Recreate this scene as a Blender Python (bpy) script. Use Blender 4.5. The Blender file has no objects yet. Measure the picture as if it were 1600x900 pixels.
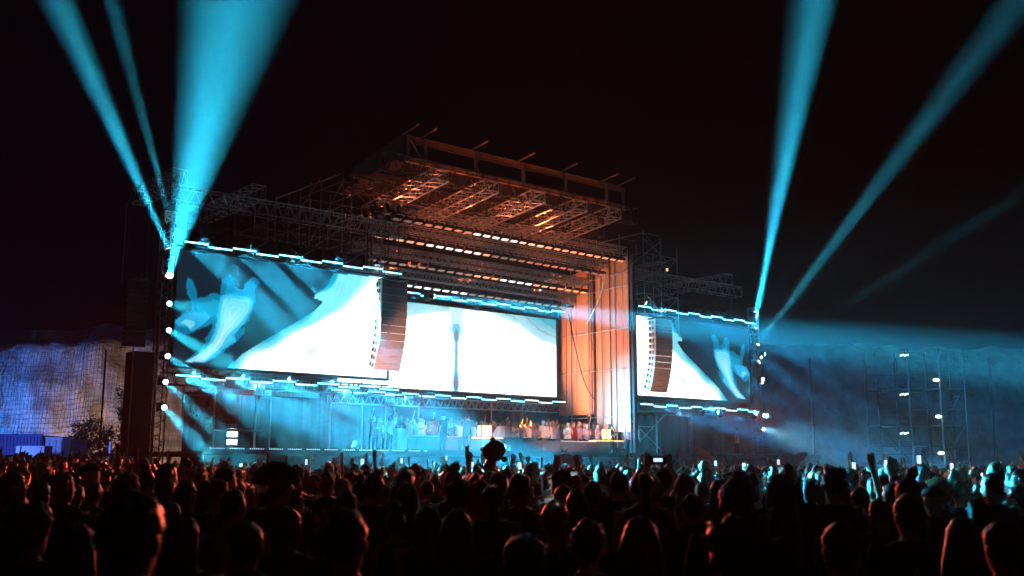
import bpy, math, random
import numpy as np
from mathutils import Vector, Matrix
S = bpy.context.scene
C = S.collection
random.seed(7); RN = np.random.RandomState(7)
R = math.radians

# ------------------------------------------------------------------ camera, world, exposure
F, HZ, CZ = 1650.0, 732.0, 1.72            # focal length in photo pixels, horizon row, eye height
PITCH = math.atan((HZ - 450) / F)
cam = bpy.data.cameras.new('camera'); cam.lens = 36 * F / 1600; cam.sensor_width = 36
cam.clip_start = 0.05; cam.clip_end = 3000
cam.dof.use_dof = True; cam.dof.focus_distance = 42; cam.dof.aperture_fstop = 2.8
co = bpy.data.objects.new('camera', cam); C.objects.link(co); S.camera = co
co.location = (0, 0, CZ); co.rotation_euler = (R(90) + PITCH, 0, 0)
w = bpy.data.worlds.new("World"); S.world = w; w.use_nodes = True
wn = w.node_tree; bg = wn.nodes['Background']
sky = wn.nodes.new('ShaderNodeTexSky'); sky.sky_type = 'NISHITA'; sky.sun_disc = False
sky.sun_elevation = R(-7); sky.sun_rotation = R(140)
wn.links.new(sky.outputs[0], bg.inputs[0]); bg.inputs[1].default_value = 0.0015   # night: the last trace of sky light
S.view_settings.view_transform = 'Standard'; S.view_settings.look = 'None'
S.view_settings.exposure = 0; S.view_settings.gamma = 1
S.cycles.use_denoising = True; S.cycles.use_light_tree = True
S.cycles.volume_bounces = 0; S.cycles.max_bounces = 4; S.cycles.diffuse_bounces = 2; S.cycles.glossy_bounces = 2
S.cycles.transparent_max_bounces = 8; S.cycles.sample_clamp_indirect = 4
S.cycles.caustics_reflective = False; S.cycles.caustics_refractive = False

# ------------------------------------------------------------------ stage frame: s along the front, t away from the audience, z up
AL = math.atan2(2000 / F, math.sqrt(1 + ((HZ - 450) / F) ** 2))
DV = Vector((math.sin(AL), math.cos(AL), 0)); NV = Vector((-DV.y, DV.x, 0))
ROT = math.atan2(DV.y, DV.x)
P0 = Vector((-5.346, 46.0, 0)); ZO = -0.18
def P(s, t, z): return P0 + DV * s + NV * t + Vector((0, 0, z + ZO))
def pray(px, py):
    x = (px - 800) / F; y = -(py - 450) / F
    return Vector((x, math.cos(PITCH) - math.sin(PITCH) * y, math.sin(PITCH) + math.cos(PITCH) * y))
def on_face(px, py, t):                      # photo point -> (s, z) on the upright plane t
    r = pray(px, py); k = (P0.dot(NV) + t) / r.dot(NV); q = r * k
    return (q - P0).dot(DV), CZ - ZO + q.z
def at_depth(px, py, Y):
    r = pray(px, py); k = Y / r.y
    return Vector((r.x * k, Y, CZ + r.z * k))
def ground_z(x, y):
    a = min(1, max(0, (-x - 4) / 14)); b = min(1, max(0, (y - 14) / 16))
    a = a * a * (3 - 2 * a); b = b * b * (3 - 2 * b)
    return 0.5 * a * b

# ------------------------------------------------------------------ materials
def mat(name, col, rough=.6, metal=0, emis=None, es=0, bump=0, bscale=20, var=0, vscale=4, spec=.5, sheen=0):
    m = bpy.data.materials.new(name); m.use_nodes = True; nt = m.node_tree; b = nt.nodes['Principled BSDF']
    b.inputs['Base Color'].default_value = (*col, 1); b.inputs['Roughness'].default_value = rough
    b.inputs['Metallic'].default_value = metal; b.inputs['Specular IOR Level'].default_value = spec
    if sheen: b.inputs['Sheen Weight'].default_value = sheen
    if emis: b.inputs['Emission Color'].default_value = (*emis, 1); b.inputs['Emission Strength'].default_value = es
    if bump or var:
        tc = nt.nodes.new('ShaderNodeTexCoord')
    if var:
        n = nt.nodes.new('ShaderNodeTexNoise'); n.inputs['Scale'].default_value = vscale; n.inputs['Detail'].default_value = 5
        nt.links.new(tc.outputs['Object'], n.inputs['Vector'])
        mx = nt.nodes.new('ShaderNodeMix'); mx.data_type = 'RGBA'
        mx.inputs[6].default_value = (*[c * (1 - var) for c in col], 1); mx.inputs[7].default_value = (*[min(1, c * (1 + var)) for c in col], 1)
        nt.links.new(n.outputs['Fac'], mx.inputs[0]); nt.links.new(mx.outputs[2], b.inputs['Base Color'])
    if bump:
        n = nt.nodes.new('ShaderNodeTexNoise'); n.inputs['Scale'].default_value = bscale; n.inputs['Detail'].default_value = 4
        nt.links.new(tc.outputs['Object'], n.inputs['Vector'])
        bp = nt.nodes.new('ShaderNodeBump'); bp.inputs['Strength'].default_value = bump; bp.inputs['Distance'].default_value = .02
        nt.links.new(n.outputs['Fac'], bp.inputs['Height']); nt.links.new(bp.outputs[0], b.inputs['Normal'])
    return m
M = dict(
    alu=mat('aluminium', (.55, .55, .56), .35, .85, var=.2, vscale=3),
    steel=mat('galvanised_steel', (.36, .36, .37), .5, .6, var=.3, vscale=5),
    dsteel=mat('dark_steel', (.05, .05, .055), .5, .5),
    black=mat('black_paint', (.018, .018, .02), .5, var=.3),
    cloth=mat('black_cloth', (.012, .012, .014), .95, bump=.5, bscale=4, spec=.1),
    grey=mat('grey_cloth', (.06, .056, .056), .9, bump=.4, bscale=3, var=.3, vscale=1.2, spec=.1),
    deck=mat('stage_deck', (.05, .048, .046), .6, var=.35, vscale=2),
    riser=mat('riser_front', (.06, .065, .07), .7, var=.3, vscale=1.5),
    grille=mat('speaker_grille', (.4, .4, .42), .6, .1, bump=.6, bscale=90),
    cab=mat('speaker_cabinet', (.7, .7, .7), .55, bump=.3, bscale=50),
    cabd=mat('speaker_port', (.02, .02, .02), .8),
    wood=mat('timber', (.42, .22, .12), .7, var=.3, vscale=3),
    drape=mat('side_drape', (.6, .32, .22), .85, bump=.5, bscale=6, var=.25, vscale=1.1, spec=.15),
    table=mat('table_top', (.7, .7, .72), .4, var=.1),
    cyan=mat('batten_lens', (.6, .9, 1), .3, emis=(.25, .85, 1), es=5),
    lens=mat('lamp_lens', (.8, .9, 1), .2, emis=(.6, .97, 1), es=40),
    warm1=mat('blinder_amber', (.8, .5, .3), .4, emis=(1, .40, .20), es=.8),
    warm2=mat('blinder_peach', (.8, .6, .4), .4, emis=(1, .62, .40), es=1.1),
    warm3=mat('blinder_white', (.9, .8, .7), .4, emis=(1, .92, .88), es=1.5),
    warm0=mat('blinder_dim', (.5, .3, .2), .4, emis=(1, .35, .2), es=.1),
    gold=mat('lantern_glass', (1, .7, .3), .4, emis=(1, .5, .08), es=1.5),
    glow=mat('lantern_core', (1, .9, .5), .4, emis=(1, .78, .3), es=14),
    bulb=mat('bulkhead_glass', (.9, 1, .95), .4, emis=(.75, 1, .95), es=9),
    phone=mat('phone_screen', (.5, .8, .9), .2, emis=(.6, .9, 1), es=1.2),
    flash=mat('phone_flash', (1, 1, 1), .2, emis=(.8, .93, 1), es=300),
    dot=mat('marker_dot', (1, 1, 1), .3, emis=(.8, .95, 1), es=1.2),
    contw=mat('container_white', (.7, .72, .75), .5, var=.1),
    contb=mat('container_blue', (.1, .16, .42), .55, var=.2),
    leaf=mat('leaf', (.045, .06, .03), .7, var=.5, vscale=8),
    bark=mat('bark', (.05, .04, .03), .9),
    dome=mat('totem_shell', (.10, .045, .04), .25, var=.2),
    fanb=mat('fan_dark_cloth', (.11, .09, .1), .8, var=.6, vscale=14),
    fanp=mat('fan_pink_cloth', (.75, .16, .22), .8, var=.1),
    fano=mat('fan_orange_cloth', (.9, .28, .14), .8, var=.1),
    fanc=mat('fan_pale_cloth', (.55, .62, .66), .8, var=.2),
    rib=mat('fan_rib', (.3, .2, .14), .6),
)
SK = [mat('skin_light', (.50, .30, .22), .55, bump=.1), mat('skin_mid', (.36, .21, .14), .55, bump=.1), mat('skin_dark', (.16, .09, .06), .5, bump=.1)]
HR = [mat('hair_black', (.012, .01, .009), .45), mat('hair_brown', (.05, .028, .017), .45), mat('hair_auburn', (.11, .045, .02), .45), mat('hair_blond', (.26, .17, .08), .45)]
SH = [mat('shirt_black', (.018, .018, .02), .9, bump=.6, bscale=7, spec=.1), mat('shirt_charcoal', (.06, .06, .07), .9, bump=.6, bscale=7, spec=.1),
      mat('shirt_plum_grey', (.3, .24, .3), .9, bump=.6, bscale=7, spec=.1), mat('shirt_white', (.7, .7, .7), .9, bump=.6, bscale=7, spec=.1),
      mat('shirt_navy', (.02, .03, .08), .9, bump=.6, bscale=7, spec=.1), mat('shirt_red', (.25, .03, .03), .9, bump=.6, bscale=7, spec=.1)]
TR = mat('trousers_dark', (.02, .022, .03), .9, spec=.1)

# ------------------------------------------------------------------ mesh helpers
class MB:
    def __init__(s, o=(0, 0, 0)): s.v = []; s.f = []; s.o = Vector(o)
    def quad(s, *p):
        k = len(s.v); s.v += [tuple(Vector(q)) for q in p]; s.f.append(tuple(range(k, k + len(p))))
        return s
    def box(s, c, d, rot=None):
        k = len(s.v); c = Vector(c)
        for x in (-.5, .5):
            for y in (-.5, .5):
                for z in (-.5, .5):
                    q = Vector((x * d[0], y * d[1], z * d[2]))
                    if rot: q = rot @ q
                    s.v.append(tuple(c + q))
        s.f += [tuple(k + i for i in q) for q in ((0, 1, 3, 2), (4, 6, 7, 5), (0, 4, 5, 1), (2, 3, 7, 6), (0, 2, 6, 4), (1, 5, 7, 3))]
        return s
    def bar(s, p, q, r, n=4, r2=None):
        p, q = Vector(p), Vector(q); a = (q - p).normalized(); u = a.orthogonal().normalized(); w = a.cross(u); k = len(s.v)
        r2 = r if r2 is None else r2
        for c, rr in ((p, r), (q, r2)):
            for i in range(n):
                th = 2 * math.pi * (i + .5) / n; s.v.append(tuple(c + (u * math.cos(th) + w * math.sin(th)) * rr))
        for i in range(n):
            j = (i + 1) % n; s.f.append((k + i, k + j, k + n + j, k + n + i))
        s.f.append(tuple(k + i for i in reversed(range(n)))); s.f.append(tuple(k + n + i for i in range(n)))
        return s
    def loft(s, rings, n=12, cap=True):
        # rings: (centre, rx, ry) or (centre, rx, ry, axis)
        k = len(s.v); cs = [Vector(r[0]) for r in rings]; m = len(rings); ref = None
        for i, r in enumerate(rings):
            if len(r) > 3: a = Vector(r[3]).normalized()
            else: a = (cs[min(i + 1, m - 1)] - cs[max(i - 1, 0)]).normalized()
            x = Vector((1, 0, 0)) if abs(a.x) < .8 else Vector((0, 1, 0))
            x = (x - a * x.dot(a)).normalized()
            if ref is not None and x.dot(ref) < 0: x = -x
            ref = x; y = a.cross(x)
            for j in range(n):
                th = 2 * math.pi * j / n; s.v.append(tuple(cs[i] + x * math.cos(th) * r[1] + y * math.sin(th) * r[2]))
        for i in range(m - 1):
            for j in range(n):
                j2 = (j + 1) % n; s.f.append((k + i * n + j, k + i * n + j2, k + (i + 1) * n + j2, k + (i + 1) * n + j))
        if cap:
            s.f.append(tuple(k + j for j in reversed(range(n)))); s.f.append(tuple(k + (m - 1) * n + j for j in range(n)))
        return s
    def ball(s, c, rx, ry, rz, n=12, m=8, fn=None):
        k = len(s.v); c = Vector(c)
        for i in range(m + 1):
            ph = math.pi * i / m
            for j in range(n):
                th = 2 * math.pi * j / n
                q = Vector((math.sin(ph) * math.cos(th) * rx, math.sin(ph) * math.sin(th) * ry, math.cos(ph) * rz))
                if fn: q = fn(q)
                s.v.append(tuple(c + q))
        for i in range(m):
            for j in range(n):
                j2 = (j + 1) % n; s.f.append((k + i * n + j, k + (i + 1) * n + j, k + (i + 1) * n + j2, k + i * n + j2))
        return s
    def mesh(s, name, smooth=False):
        me = bpy.data.meshes.new(name); o = s.o
        me.from_pydata([(a[0] - o.x, a[1] - o.y, a[2] - o.z) for a in s.v], [], s.f); me.update()
        if smooth: me.shade_smooth()
        return me
    def build(s, name, m, parent=None, smooth=False, kind=None):
        return link(name, s.mesh(name, smooth), m, parent, kind)
def link(name, me, m, parent=None, kind=None):
    ob = bpy.data.objects.new(name, me)
    if m is not None and not me.materials: me.materials.append(m)
    C.objects.link(ob)
    if parent is not None: ob.parent = parent
    if kind: ob['kind'] = kind
    return ob
def tag(o, label=None, cat=None, group=None, kind=None):
    if label: o['label'] = label
    if cat: o['category'] = cat
    if group: o['group'] = group
    if kind: o['kind'] = kind
    return o
def thing(name, loc, rz=0, label=None, cat=None, group=None):
    o = bpy.data.objects.new(name, None); o.empty_display_size = .2; C.objects.link(o); o.location = loc; o.rotation_euler = (0, 0, rz)
    return tag(o, label, cat, group)
def sthing(name, stz, label=None, cat=None, group=None): return thing(name, P(*stz), ROT, label, cat, group)
KIDS = {}
def kids(o): return [c for c in C.objects if c.parent == o]
def copy_tree(o, ks, loc, rz=None, label=None, group=None):
    """a copy of a thing and its parts; ks: [(part, [subparts])]"""
    c = o.copy(); C.objects.link(c); c.location = loc
    if rz is not None: c.rotation_euler = (0, 0, rz)
    if label: c['label'] = label
    if group: c['group'] = group
    for k, subs in ks:
        d = k.copy(); C.objects.link(d); d.parent = c
        for q in subs:
            e = q.copy(); C.objects.link(e); e.parent = d
    return c
def tree_of(o): return [(k, kids(k)) for k in kids(o)]
_u = MB().bar((0, 0, 0), (0, 0, 1), 1, 6)
UNIT = {}
def rod(name, p, q, r, m, parent, kind=None):   # a tube between two points, sharing one mesh per material
    if m.name not in UNIT:
        UNIT[m.name] = _u.mesh('tube'); UNIT[m.name].materials.append(m)
    p, q = Vector(p), Vector(q); ob = bpy.data.objects.new(name, UNIT[m.name]); C.objects.link(ob); ob.parent = parent
    d = q - p; ob.matrix_local = Matrix.Translation(p) @ d.to_track_quat('Z', 'Y').to_matrix().to_4x4() @ Matrix.Diagonal((r, r, d.length, 1))
    if kind: ob['kind'] = kind
    return ob
ORD = ['first', 'second', 'third', 'fourth', 'fifth', 'sixth', 'seventh', 'eighth', 'ninth', 'tenth', 'eleventh', 'twelfth', 'thirteenth', 'fourteenth', 'fifteenth',
       'sixteenth', 'seventeenth', 'eighteenth', 'nineteenth', 'twentieth', 'twenty-first', 'twenty-second', 'twenty-third', 'twenty-fourth', 'twenty-fifth', 'twenty-sixth', 'twenty-seventh', 'twenty-eighth', 'twenty-ninth', 'thirtieth']

def truss(a, b, w_, h_, m, name, label, cat='truss', group=None, seg=None, r=.03):
    """box truss between stage points a and b: four chords and the lacing"""
    a, b = Vector(a), Vector(b); root = sthing(name, a, label, cat, group)
    d = b - a; L = d.length; ax = d.normalized(); side = ax.cross(Vector((0, 0, 1))).normalized(); up = side.cross(ax)
    cor = [(-w_ / 2, 0), (w_ / 2, 0), (w_ / 2, h_), (-w_ / 2, h_)]
    pt = lambda i, x: side * cor[i][0] + up * cor[i][1] + ax * x
    for i in range(4): rod('chord', pt(i, 0), pt(i, L), r, m, root)
    n = seg or max(3, int(L / max(w_, h_))); mb = MB()
    for f in range(4):
        i, j = f, (f + 1) % 4
        for k in range(n):
            x0, x1 = L * k / n, L * (k + 1) / n
            mb.bar(pt(i, x0), pt(j, (x0 + x1) / 2), r * .55, 4); mb.bar(pt(j, (x0 + x1) / 2), pt(i, x1), r * .55, 4)
    for x in (0, L):
        for f in range(4): mb.bar(pt(f, x), pt((f + 1) % 4, x), r * .7, 4)
    mb.build('lacing', m, root, kind='stuff')
    return root

# ------------------------------------------------------------------ lamps (each belongs to a fixture that is built below)
def beam(loc, to, spread, power, col=(.02, .52, .76), size=.22, shape='DISK', size_y=None, roll=None):
    l = bpy.data.lights.new('beam', 'AREA'); l.shape = shape; l.size = size
    if size_y: l.size_y = size_y
    l.spread = R(spread); l.energy = power * 3.1; l.color = col
    o = bpy.data.objects.new('beam', l); C.objects.link(o); d = Vector(to) - Vector(loc)
    if roll is None: o.rotation_euler = d.to_track_quat('-Z', 'Y').to_euler()
    else:
        z = -d.normalized(); x = (roll - z * roll.dot(z)).normalized(); y = z.cross(x)
        mt = Matrix((x, y, z)).transposed(); o.rotation_euler = mt.to_euler()
    o.location = Vector(loc); return o
def spot(loc, to, ang, power, col, soft=.3, blend=.6):
    l = bpy.data.lights.new('wash', 'SPOT'); l.spot_size = R(ang); l.spot_blend = blend; l.energy = power; l.color = col; l.shadow_soft_size = soft
    o = bpy.data.objects.new('wash', l); C.objects.link(o); o.location = loc
    o.rotation_euler = (Vector(to) - Vector(loc)).to_track_quat('-Z', 'Y').to_euler(); return o

# ================================================================== ground and cliffs
def grid_obj(name, xs, ys, fn, m, smooth=True):
    nx, ny = len(xs), len(ys); v = [fn(x, y) for y in ys for x in xs]
    f = [(j * nx + i, j * nx + i + 1, (j + 1) * nx + i + 1, (j + 1) * nx + i) for j in range(ny - 1) for i in range(nx - 1)]
    me = bpy.data.meshes.new(name); me.from_pydata(v, [], f); me.update()
    if smooth: me.shade_smooth()
    return link(name, me, m)
gm = mat('trodden_ground', (.07, .06, .05), .95, bump=.5, bscale=3, var=.3, vscale=.6)
gx = [-1500, -400, -120] + list(np.linspace(-60, 60, 41)) + [120, 400, 1500]
gy = [-600, -100] + list(np.linspace(-10, 100, 45)) + [200, 600, 1500]
tag(grid_obj('ground', gx, gy, lambda x, y: (x, y, ground_z(x, y) - .02), gm), kind='structure')

rock = bpy.data.materials.new('netted_rock'); rock.use_nodes = True; nt = rock.node_tree; b = nt.nodes['Principled BSDF']; b.inputs['Roughness'].default_value = .95
tc = nt.nodes.new('ShaderNodeTexCoord'); ns = nt.nodes.new('ShaderNodeTexNoise'); ns.inputs['Scale'].default_value = .8; ns.inputs['Detail'].default_value = 8
nt.links.new(tc.outputs['Object'], ns.inputs['Vector'])
cr = nt.nodes.new('ShaderNodeValToRGB'); cr.color_ramp.elements[0].position = .3; cr.color_ramp.elements[0].color = (.13, .11, .09, 1)
cr.color_ramp.elements[1].position = .75; cr.color_ramp.elements[1].color = (.42, .37, .3, 1); nt.links.new(ns.outputs['Fac'], cr.inputs[0])
n2 = nt.nodes.new('ShaderNodeTexNoise'); n2.inputs['Scale'].default_value = 2.2; n2.inputs['Detail'].default_value = 6; nt.links.new(tc.outputs['Object'], n2.inputs['Vector'])
bp = nt.nodes.new('ShaderNodeBump'); bp.inputs['Strength'].default_value = .5; bp.inputs['Distance'].default_value = .2
nt.links.new(n2.outputs['Fac'], bp.inputs['Height']); nt.links.new(bp.outputs[0], b.inputs['Normal']); nt.links.new(cr.outputs[0], b.inputs['Base Color'])
from mathutils import noise as NZ
CL0, CL1 = Vector((-75, 66, 0)), Vector((75, 92, 0)); CLD = (CL1 - CL0); CLL = CLD.length; CLD.normalize(); CLN = Vector((CLD.y, -CLD.x, 0))
def cliff_pt(u, v, off=0):
    top = 11.4 + .9 * NZ.noise(Vector((u * .07, 3, 0))) + .5 * NZ.noise(Vector((u * .4, 1, 0))) + .015 * u * .0
    z = v * top
    dd = .7 * NZ.noise(Vector((u * .09, z * .12, 5))) + .5 * NZ.noise(Vector((u * .5, z * .35, 9))) + .16 * NZ.noise(Vector((u * 1.7, z * 1.2, 2)))
    q = CL0 + CLD * u + CLN * (dd - 2.2 * v - max(0, v - .93) * 12 + off)
    return (q.x, q.y, z - .3)
us = np.linspace(0, CLL, 420); vs = list(np.linspace(0, 1, 34)) + [1.06]
tag(grid_obj('cliff', us, vs, lambda u, v: cliff_pt(u, v), rock), kind='structure')
# rockfall net of dark cables hung over the cliff
mb = MB()
def net_pt(u, v): return Vector(cliff_pt(u, v, .16 + .1 * NZ.noise(Vector((u * 2, v * 20, 1)))))
for i in range(330):
    u = 18 + i * .19 + .06 * random.uniform(-1, 1); ps = [net_pt(u + .07 * math.sin(k * 1.3 + i), k / 9) for k in range(10)]
    for a, c in zip(ps, ps[1:]): mb.bar(a, c, .013, 3)
for k in range(34):
    v = .03 + k * .028; ps = [net_pt(12 + i * .8, v + .004 * math.sin(i * .9 + k)) for i in range(78)]
    for a, c in zip(ps, ps[1:]): mb.bar(a, c, .013, 3)
tag(mb.build('rockfall_net', M['black'], kind='stuff'), kind='stuff')

# ================================================================== stage
ST = -3.2   # front edge of the deck
r_ = sthing('stage_platform', (8, 0, .18), 'long dark raised stage platform running below all three screens', 'stage')
W0, W1 = -9.8, 27.2
MB().box((( W0 + W1) / 2 - 8, (ST + 8) / 2, 2.28), (W1 - W0, 8 - ST, .12)).build('deck', M['deck'], r_)
n = 18
for i in range(n):
    a = W0 + (W1 - W0) * i / n; MB().box((a + (W1 - W0) / n / 2 - 8, ST + .06, 1.1), ((W1 - W0) / n - .02, .05, 2.2)).build('front_panel', M['riser'], r_)
MB().box(((W0 + W1) / 2 - 8, ST - .03, 2.36), (W1 - W0 - .04, .04, .2)).build('edge_trim', M['dsteel'], r_)
mb = MB()
for i in range(110):
    if i % 9 in (7, 8): continue
    mb.box((W0 + .25 + i * .085 - 8, ST - .07, 2.42), (.035, .02, .03))
mb.build('edge_marker_lights', M['dot'], r_, kind='stuff')

# DJ counter: long table riser with panels
r_ = sthing('booth_counter', (9, 1.6, 2.52), 'long dark booth counter across the middle of the stage with pale table tops', 'counter')
for i in range(12):
    s0 = 1.3 + i * 1.28; top = .84 - (.1 if s0 > 8.5 else 0)
    MB().box((s0 + .64 - 9, 0, top / 2), (1.26, .06, top)).build('front_panel', M['riser'], r_)
    MB().box((s0 + .64 - 9, .38, top + .025), (1.27, .8, .04)).build('table_top', M['table'] if i < 3 or i in (8, 9) else M['deck'], r_)
r_ = sthing('side_plinth', (1.2, .9, 2.52), 'pale printed plinth at the left end of the booth counter', 'plinth')
MB().box((0, 0, .55), (.5, .4, 1.1)).build('plinth_body', M['table'], r_); MB().box((0, 0, 1.115), (.62, .5, .03)).build('plinth_top', M['contw'], r_)

def lantern(s, lab, wd):
    r_ = sthing('glowing_lantern', (s, 1.1, 3.32), lab, 'lantern', 'glowing yellow lanterns on the counter')
    MB().box((0, .25, .02), (wd, .6, .05)).build('tray', M['gold'], r_)
    g = MB(); g.box((0, .2, .36), (.62, .3, .5)); g.build('glass_box', M['gold'], r_)
    MB().box((0, .03, .34), (.34, .03, .3)).build('light_core', M['glow'], r_)
    for x in (-.33, .33):
        MB().box((x, .04, .34), (.03, .03, .6)).build('corner_post', M['dsteel'], r_)
lantern(6.35, 'glowing yellow lantern box on the counter beside the white wedge', 1.9)
lantern(14.7, 'glowing yellow lantern box near the right end of the counter', 2.2)
r_ = sthing('wedge_monitor', (7.9, 1.7, 3.36), 'white sloping wedge monitor speaker beside the left lantern', 'monitor speaker')
MB().quad((-.5, 0, 0), (.5, 0, 0), (.35, .1, .6), (-.1, .1, .6)).quad((-.5, .5, 0), (-.1, .45, .6), (.35, .45, .6), (.5, .5, 0)).quad((-.5, 0, 0), (-.1, .1, .6), (-.1, .45, .6), (-.5, .5, 0)).quad((.5, 0, 0), (.5, .5, 0), (.35, .45, .6), (.35, .1, .6)).quad((-.1, .1, .6), (.35, .1, .6), (.35, .45, .6), (-.1, .45, .6)).build('cabinet', M['table'], r_)
MB().quad((.02, -.012, .02), (.52, -.012, .02), (.34, .095, .61), (.1, .095, .61)).build('grille', M['grille'], r_)
# players and mixer on the counter
for k, (s, lb) in enumerate([(9.6, 'left'), (10.5, 'second'), (11.4, 'third'), (12.3, 'right')]):
    r_ = sthing('media_player', (s, 1.85, 3.3), f'black DJ media player, {lb if lb!="left" and lb!="right" else lb + "most"} of four on the counter', 'media player', 'DJ players on the counter')
    MB().box((0, 0, .06), (.32, .4, .11)).build('case', M['black'], r_); MB().bar((0, -.03, .118), (0, -.03, .135), .1, 16).build('jog_wheel', M['alu'], r_)
    MB().box((0, .14, .125), (.22, .1, .015)).build('display', M['phone'], r_)

# ------------------------------------------------------------------ screens: picture painted as point colours on a fine grid
def inpoly(X, Y, poly):
    ins = np.zeros(X.shape, bool); n = len(poly); j = n - 1
    for i in range(n):
        xi, yi = poly[i]; xj, yj = poly[j]
        c = ((yi > Y) != (yj > Y)) & (X < (xj - xi) * (Y - yi) / (yj - yi + 1e-12) + xi); ins ^= c; j = i
    return ins
def dist(X, Y, pts, closed=False):
    D = np.full(X.shape, 1e9); seq = list(zip(pts, pts[1:] + ([pts[0]] if closed else [])))
    for (ax, ay), (bx, by) in seq:
        vx, vy = bx - ax, by - ay; t = np.clip(((X - ax) * vx + (Y - ay) * vy) / (vx * vx + vy * vy + 1e-12), 0, 1)
        D = np.minimum(D, np.hypot(X - ax - t * vx, Y - ay - t * vy))
    return D
def wob(X, Y, k, a, seed=0):
    return a * (np.sin(X * k + seed) * np.cos(Y * k * 1.3 + seed * 2) + .6 * np.sin((X + Y) * k * 2.1 + seed) + .4 * np.cos((X - Y * 1.4) * k * 3.7 + seed))
LC = lambda pts, t=0: [on_face(240 + x / 4, 360 + y / 4, t) for x, y in pts]
figO = LC([(215, 290), (245, 310), (270, 370), (278, 420), (340, 415), (350, 395), (380, 390), (420, 400), (430, 310), (455, 290), (495, 290), (512, 350), (550, 375), (568, 370), (575, 330), (620, 290), (655, 300), (668, 325), (635, 370), (640, 420), (630, 490), (600, 560), (545, 608), (575, 606), (570, 640), (520, 700), (430, 765), (330, 830), (185, 825), (260, 770), (330, 700), (325, 670), (345, 650), (375, 600), (370, 575), (330, 600), (280, 620), (240, 640), (205, 655), (160, 625), (120, 690), (125, 570), (190, 510), (245, 500), (240, 440), (215, 400), (208, 350)])
figM = LC([(425, 405), (500, 390), (530, 410), (600, 415), (628, 430), (615, 500), (570, 580), (505, 650), (520, 690), (430, 750), (340, 815), (260, 822), (196, 822), (290, 765), (350, 700), (380, 640), (400, 560), (410, 480)])
figI = LC([(440, 430), (520, 425), (605, 440), (600, 500), (550, 570), (470, 650), (430, 720), (320, 822), (200, 822), (300, 765), (380, 690), (420, 600), (425, 500)])
figL = LC([(135, 570), (190, 520), (250, 510), (330, 510), (365, 540), (310, 590), (240, 632), (200, 590), (160, 600)])
figK = LC([(170, 580), (210, 550), (262, 572), (262, 595), (230, 615), (200, 585)])
blobB = LC([(1112, 300), (1128, 268), (1500, 300), (1700, 1000), (300, 1000), (470, 850), (560, 770), (640, 720), (760, 650), (900, 570), (1010, 500), (1062, 450), (1050, 436), (1005, 425), (1012, 400), (1070, 365), (1100, 335)])
edgeB = LC([(300, 1000), (470, 850), (560, 770), (640, 720), (760, 650), (900, 570), (1010, 500), (1062, 450), (1050, 436), (1005, 425), (1012, 400), (1070, 365), (1100, 335), (1112, 300), (1128, 268)])
def paint_wing(X, Y):
    c = np.zeros(X.shape + (3,)); c[:] = (.004, .016, .03)
    c += (.004, .012, .02) * (np.clip(wob(X, Y, .9, .5, 3), 0, 1))[..., None]
    i = inpoly(X, Y, figO); c[i] = (.0, .19, .36)
    d = dist(X, Y, figO, True)
    i2 = i & (d > .22 + wob(X, Y, 3, .03)); c[i2] = (.0, .30, .52)
    i = inpoly(X, Y, figL); c[i] = (.02, .42, .75); i = inpoly(X, Y, figK); c[i] = (.16, .72, .9)
    i = inpoly(X, Y, figM); dm = dist(X, Y, figM, True); c[i] = (.03, .5, .85); q = i & (dm > .1); c[q] = (.05, .62, .85)
    i = inpoly(X, Y, figI); di = dist(X, Y, figI, True); g = np.clip(di / .3, 0, 1)[..., None]; low = np.clip((8.3 - Y) / 2.2, 0, 1)[..., None]
    band = (.5 + .5 * np.sin(di * 40 + wob(X, Y, 4, 1)))[..., None] * .1
    col = np.array((.12, .68, .85)) * (1 - g * low) + np.array((.85, 1.1, 1.15)) * g * low + band
    c[i] = col[i]
    # white lower streaks
    i = inpoly(X, Y, blobB); d = dist(X, Y, edgeB); b2 = (d + wob(X, Y, 1.1, .12, 2))
    up = np.clip((Y - 7.6) / 2.6, 0, 1)
    g1 = np.clip(b2 / .22, 0, 1)[..., None]; g2 = np.clip((b2 - .25 - 1.3 * up) / (.5 + 1.3 * up), 0, 1)[..., None]
    col = np.array((.0, .42, .6)) * (1 - g1) + np.array((.22, .78, .9)) * g1; col = col * (1 - g2) + np.array((2.4, 2.5, 2.5)) * g2
    line = (np.abs(((b2 * 3.0) % 1) - .5) < .06)[..., None] & (up > .25)[..., None]; col = np.where(line & (g2 < .6), col * 1.25, col)
    c[i] = col[i]
    e = inpoly(X, Y, LC([(950, 750), (1000, 730), (1048, 735), (1030, 760), (990, 780), (955, 775)])); c[e] = (.75, 1.15, 1.25)
    return c
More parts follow.
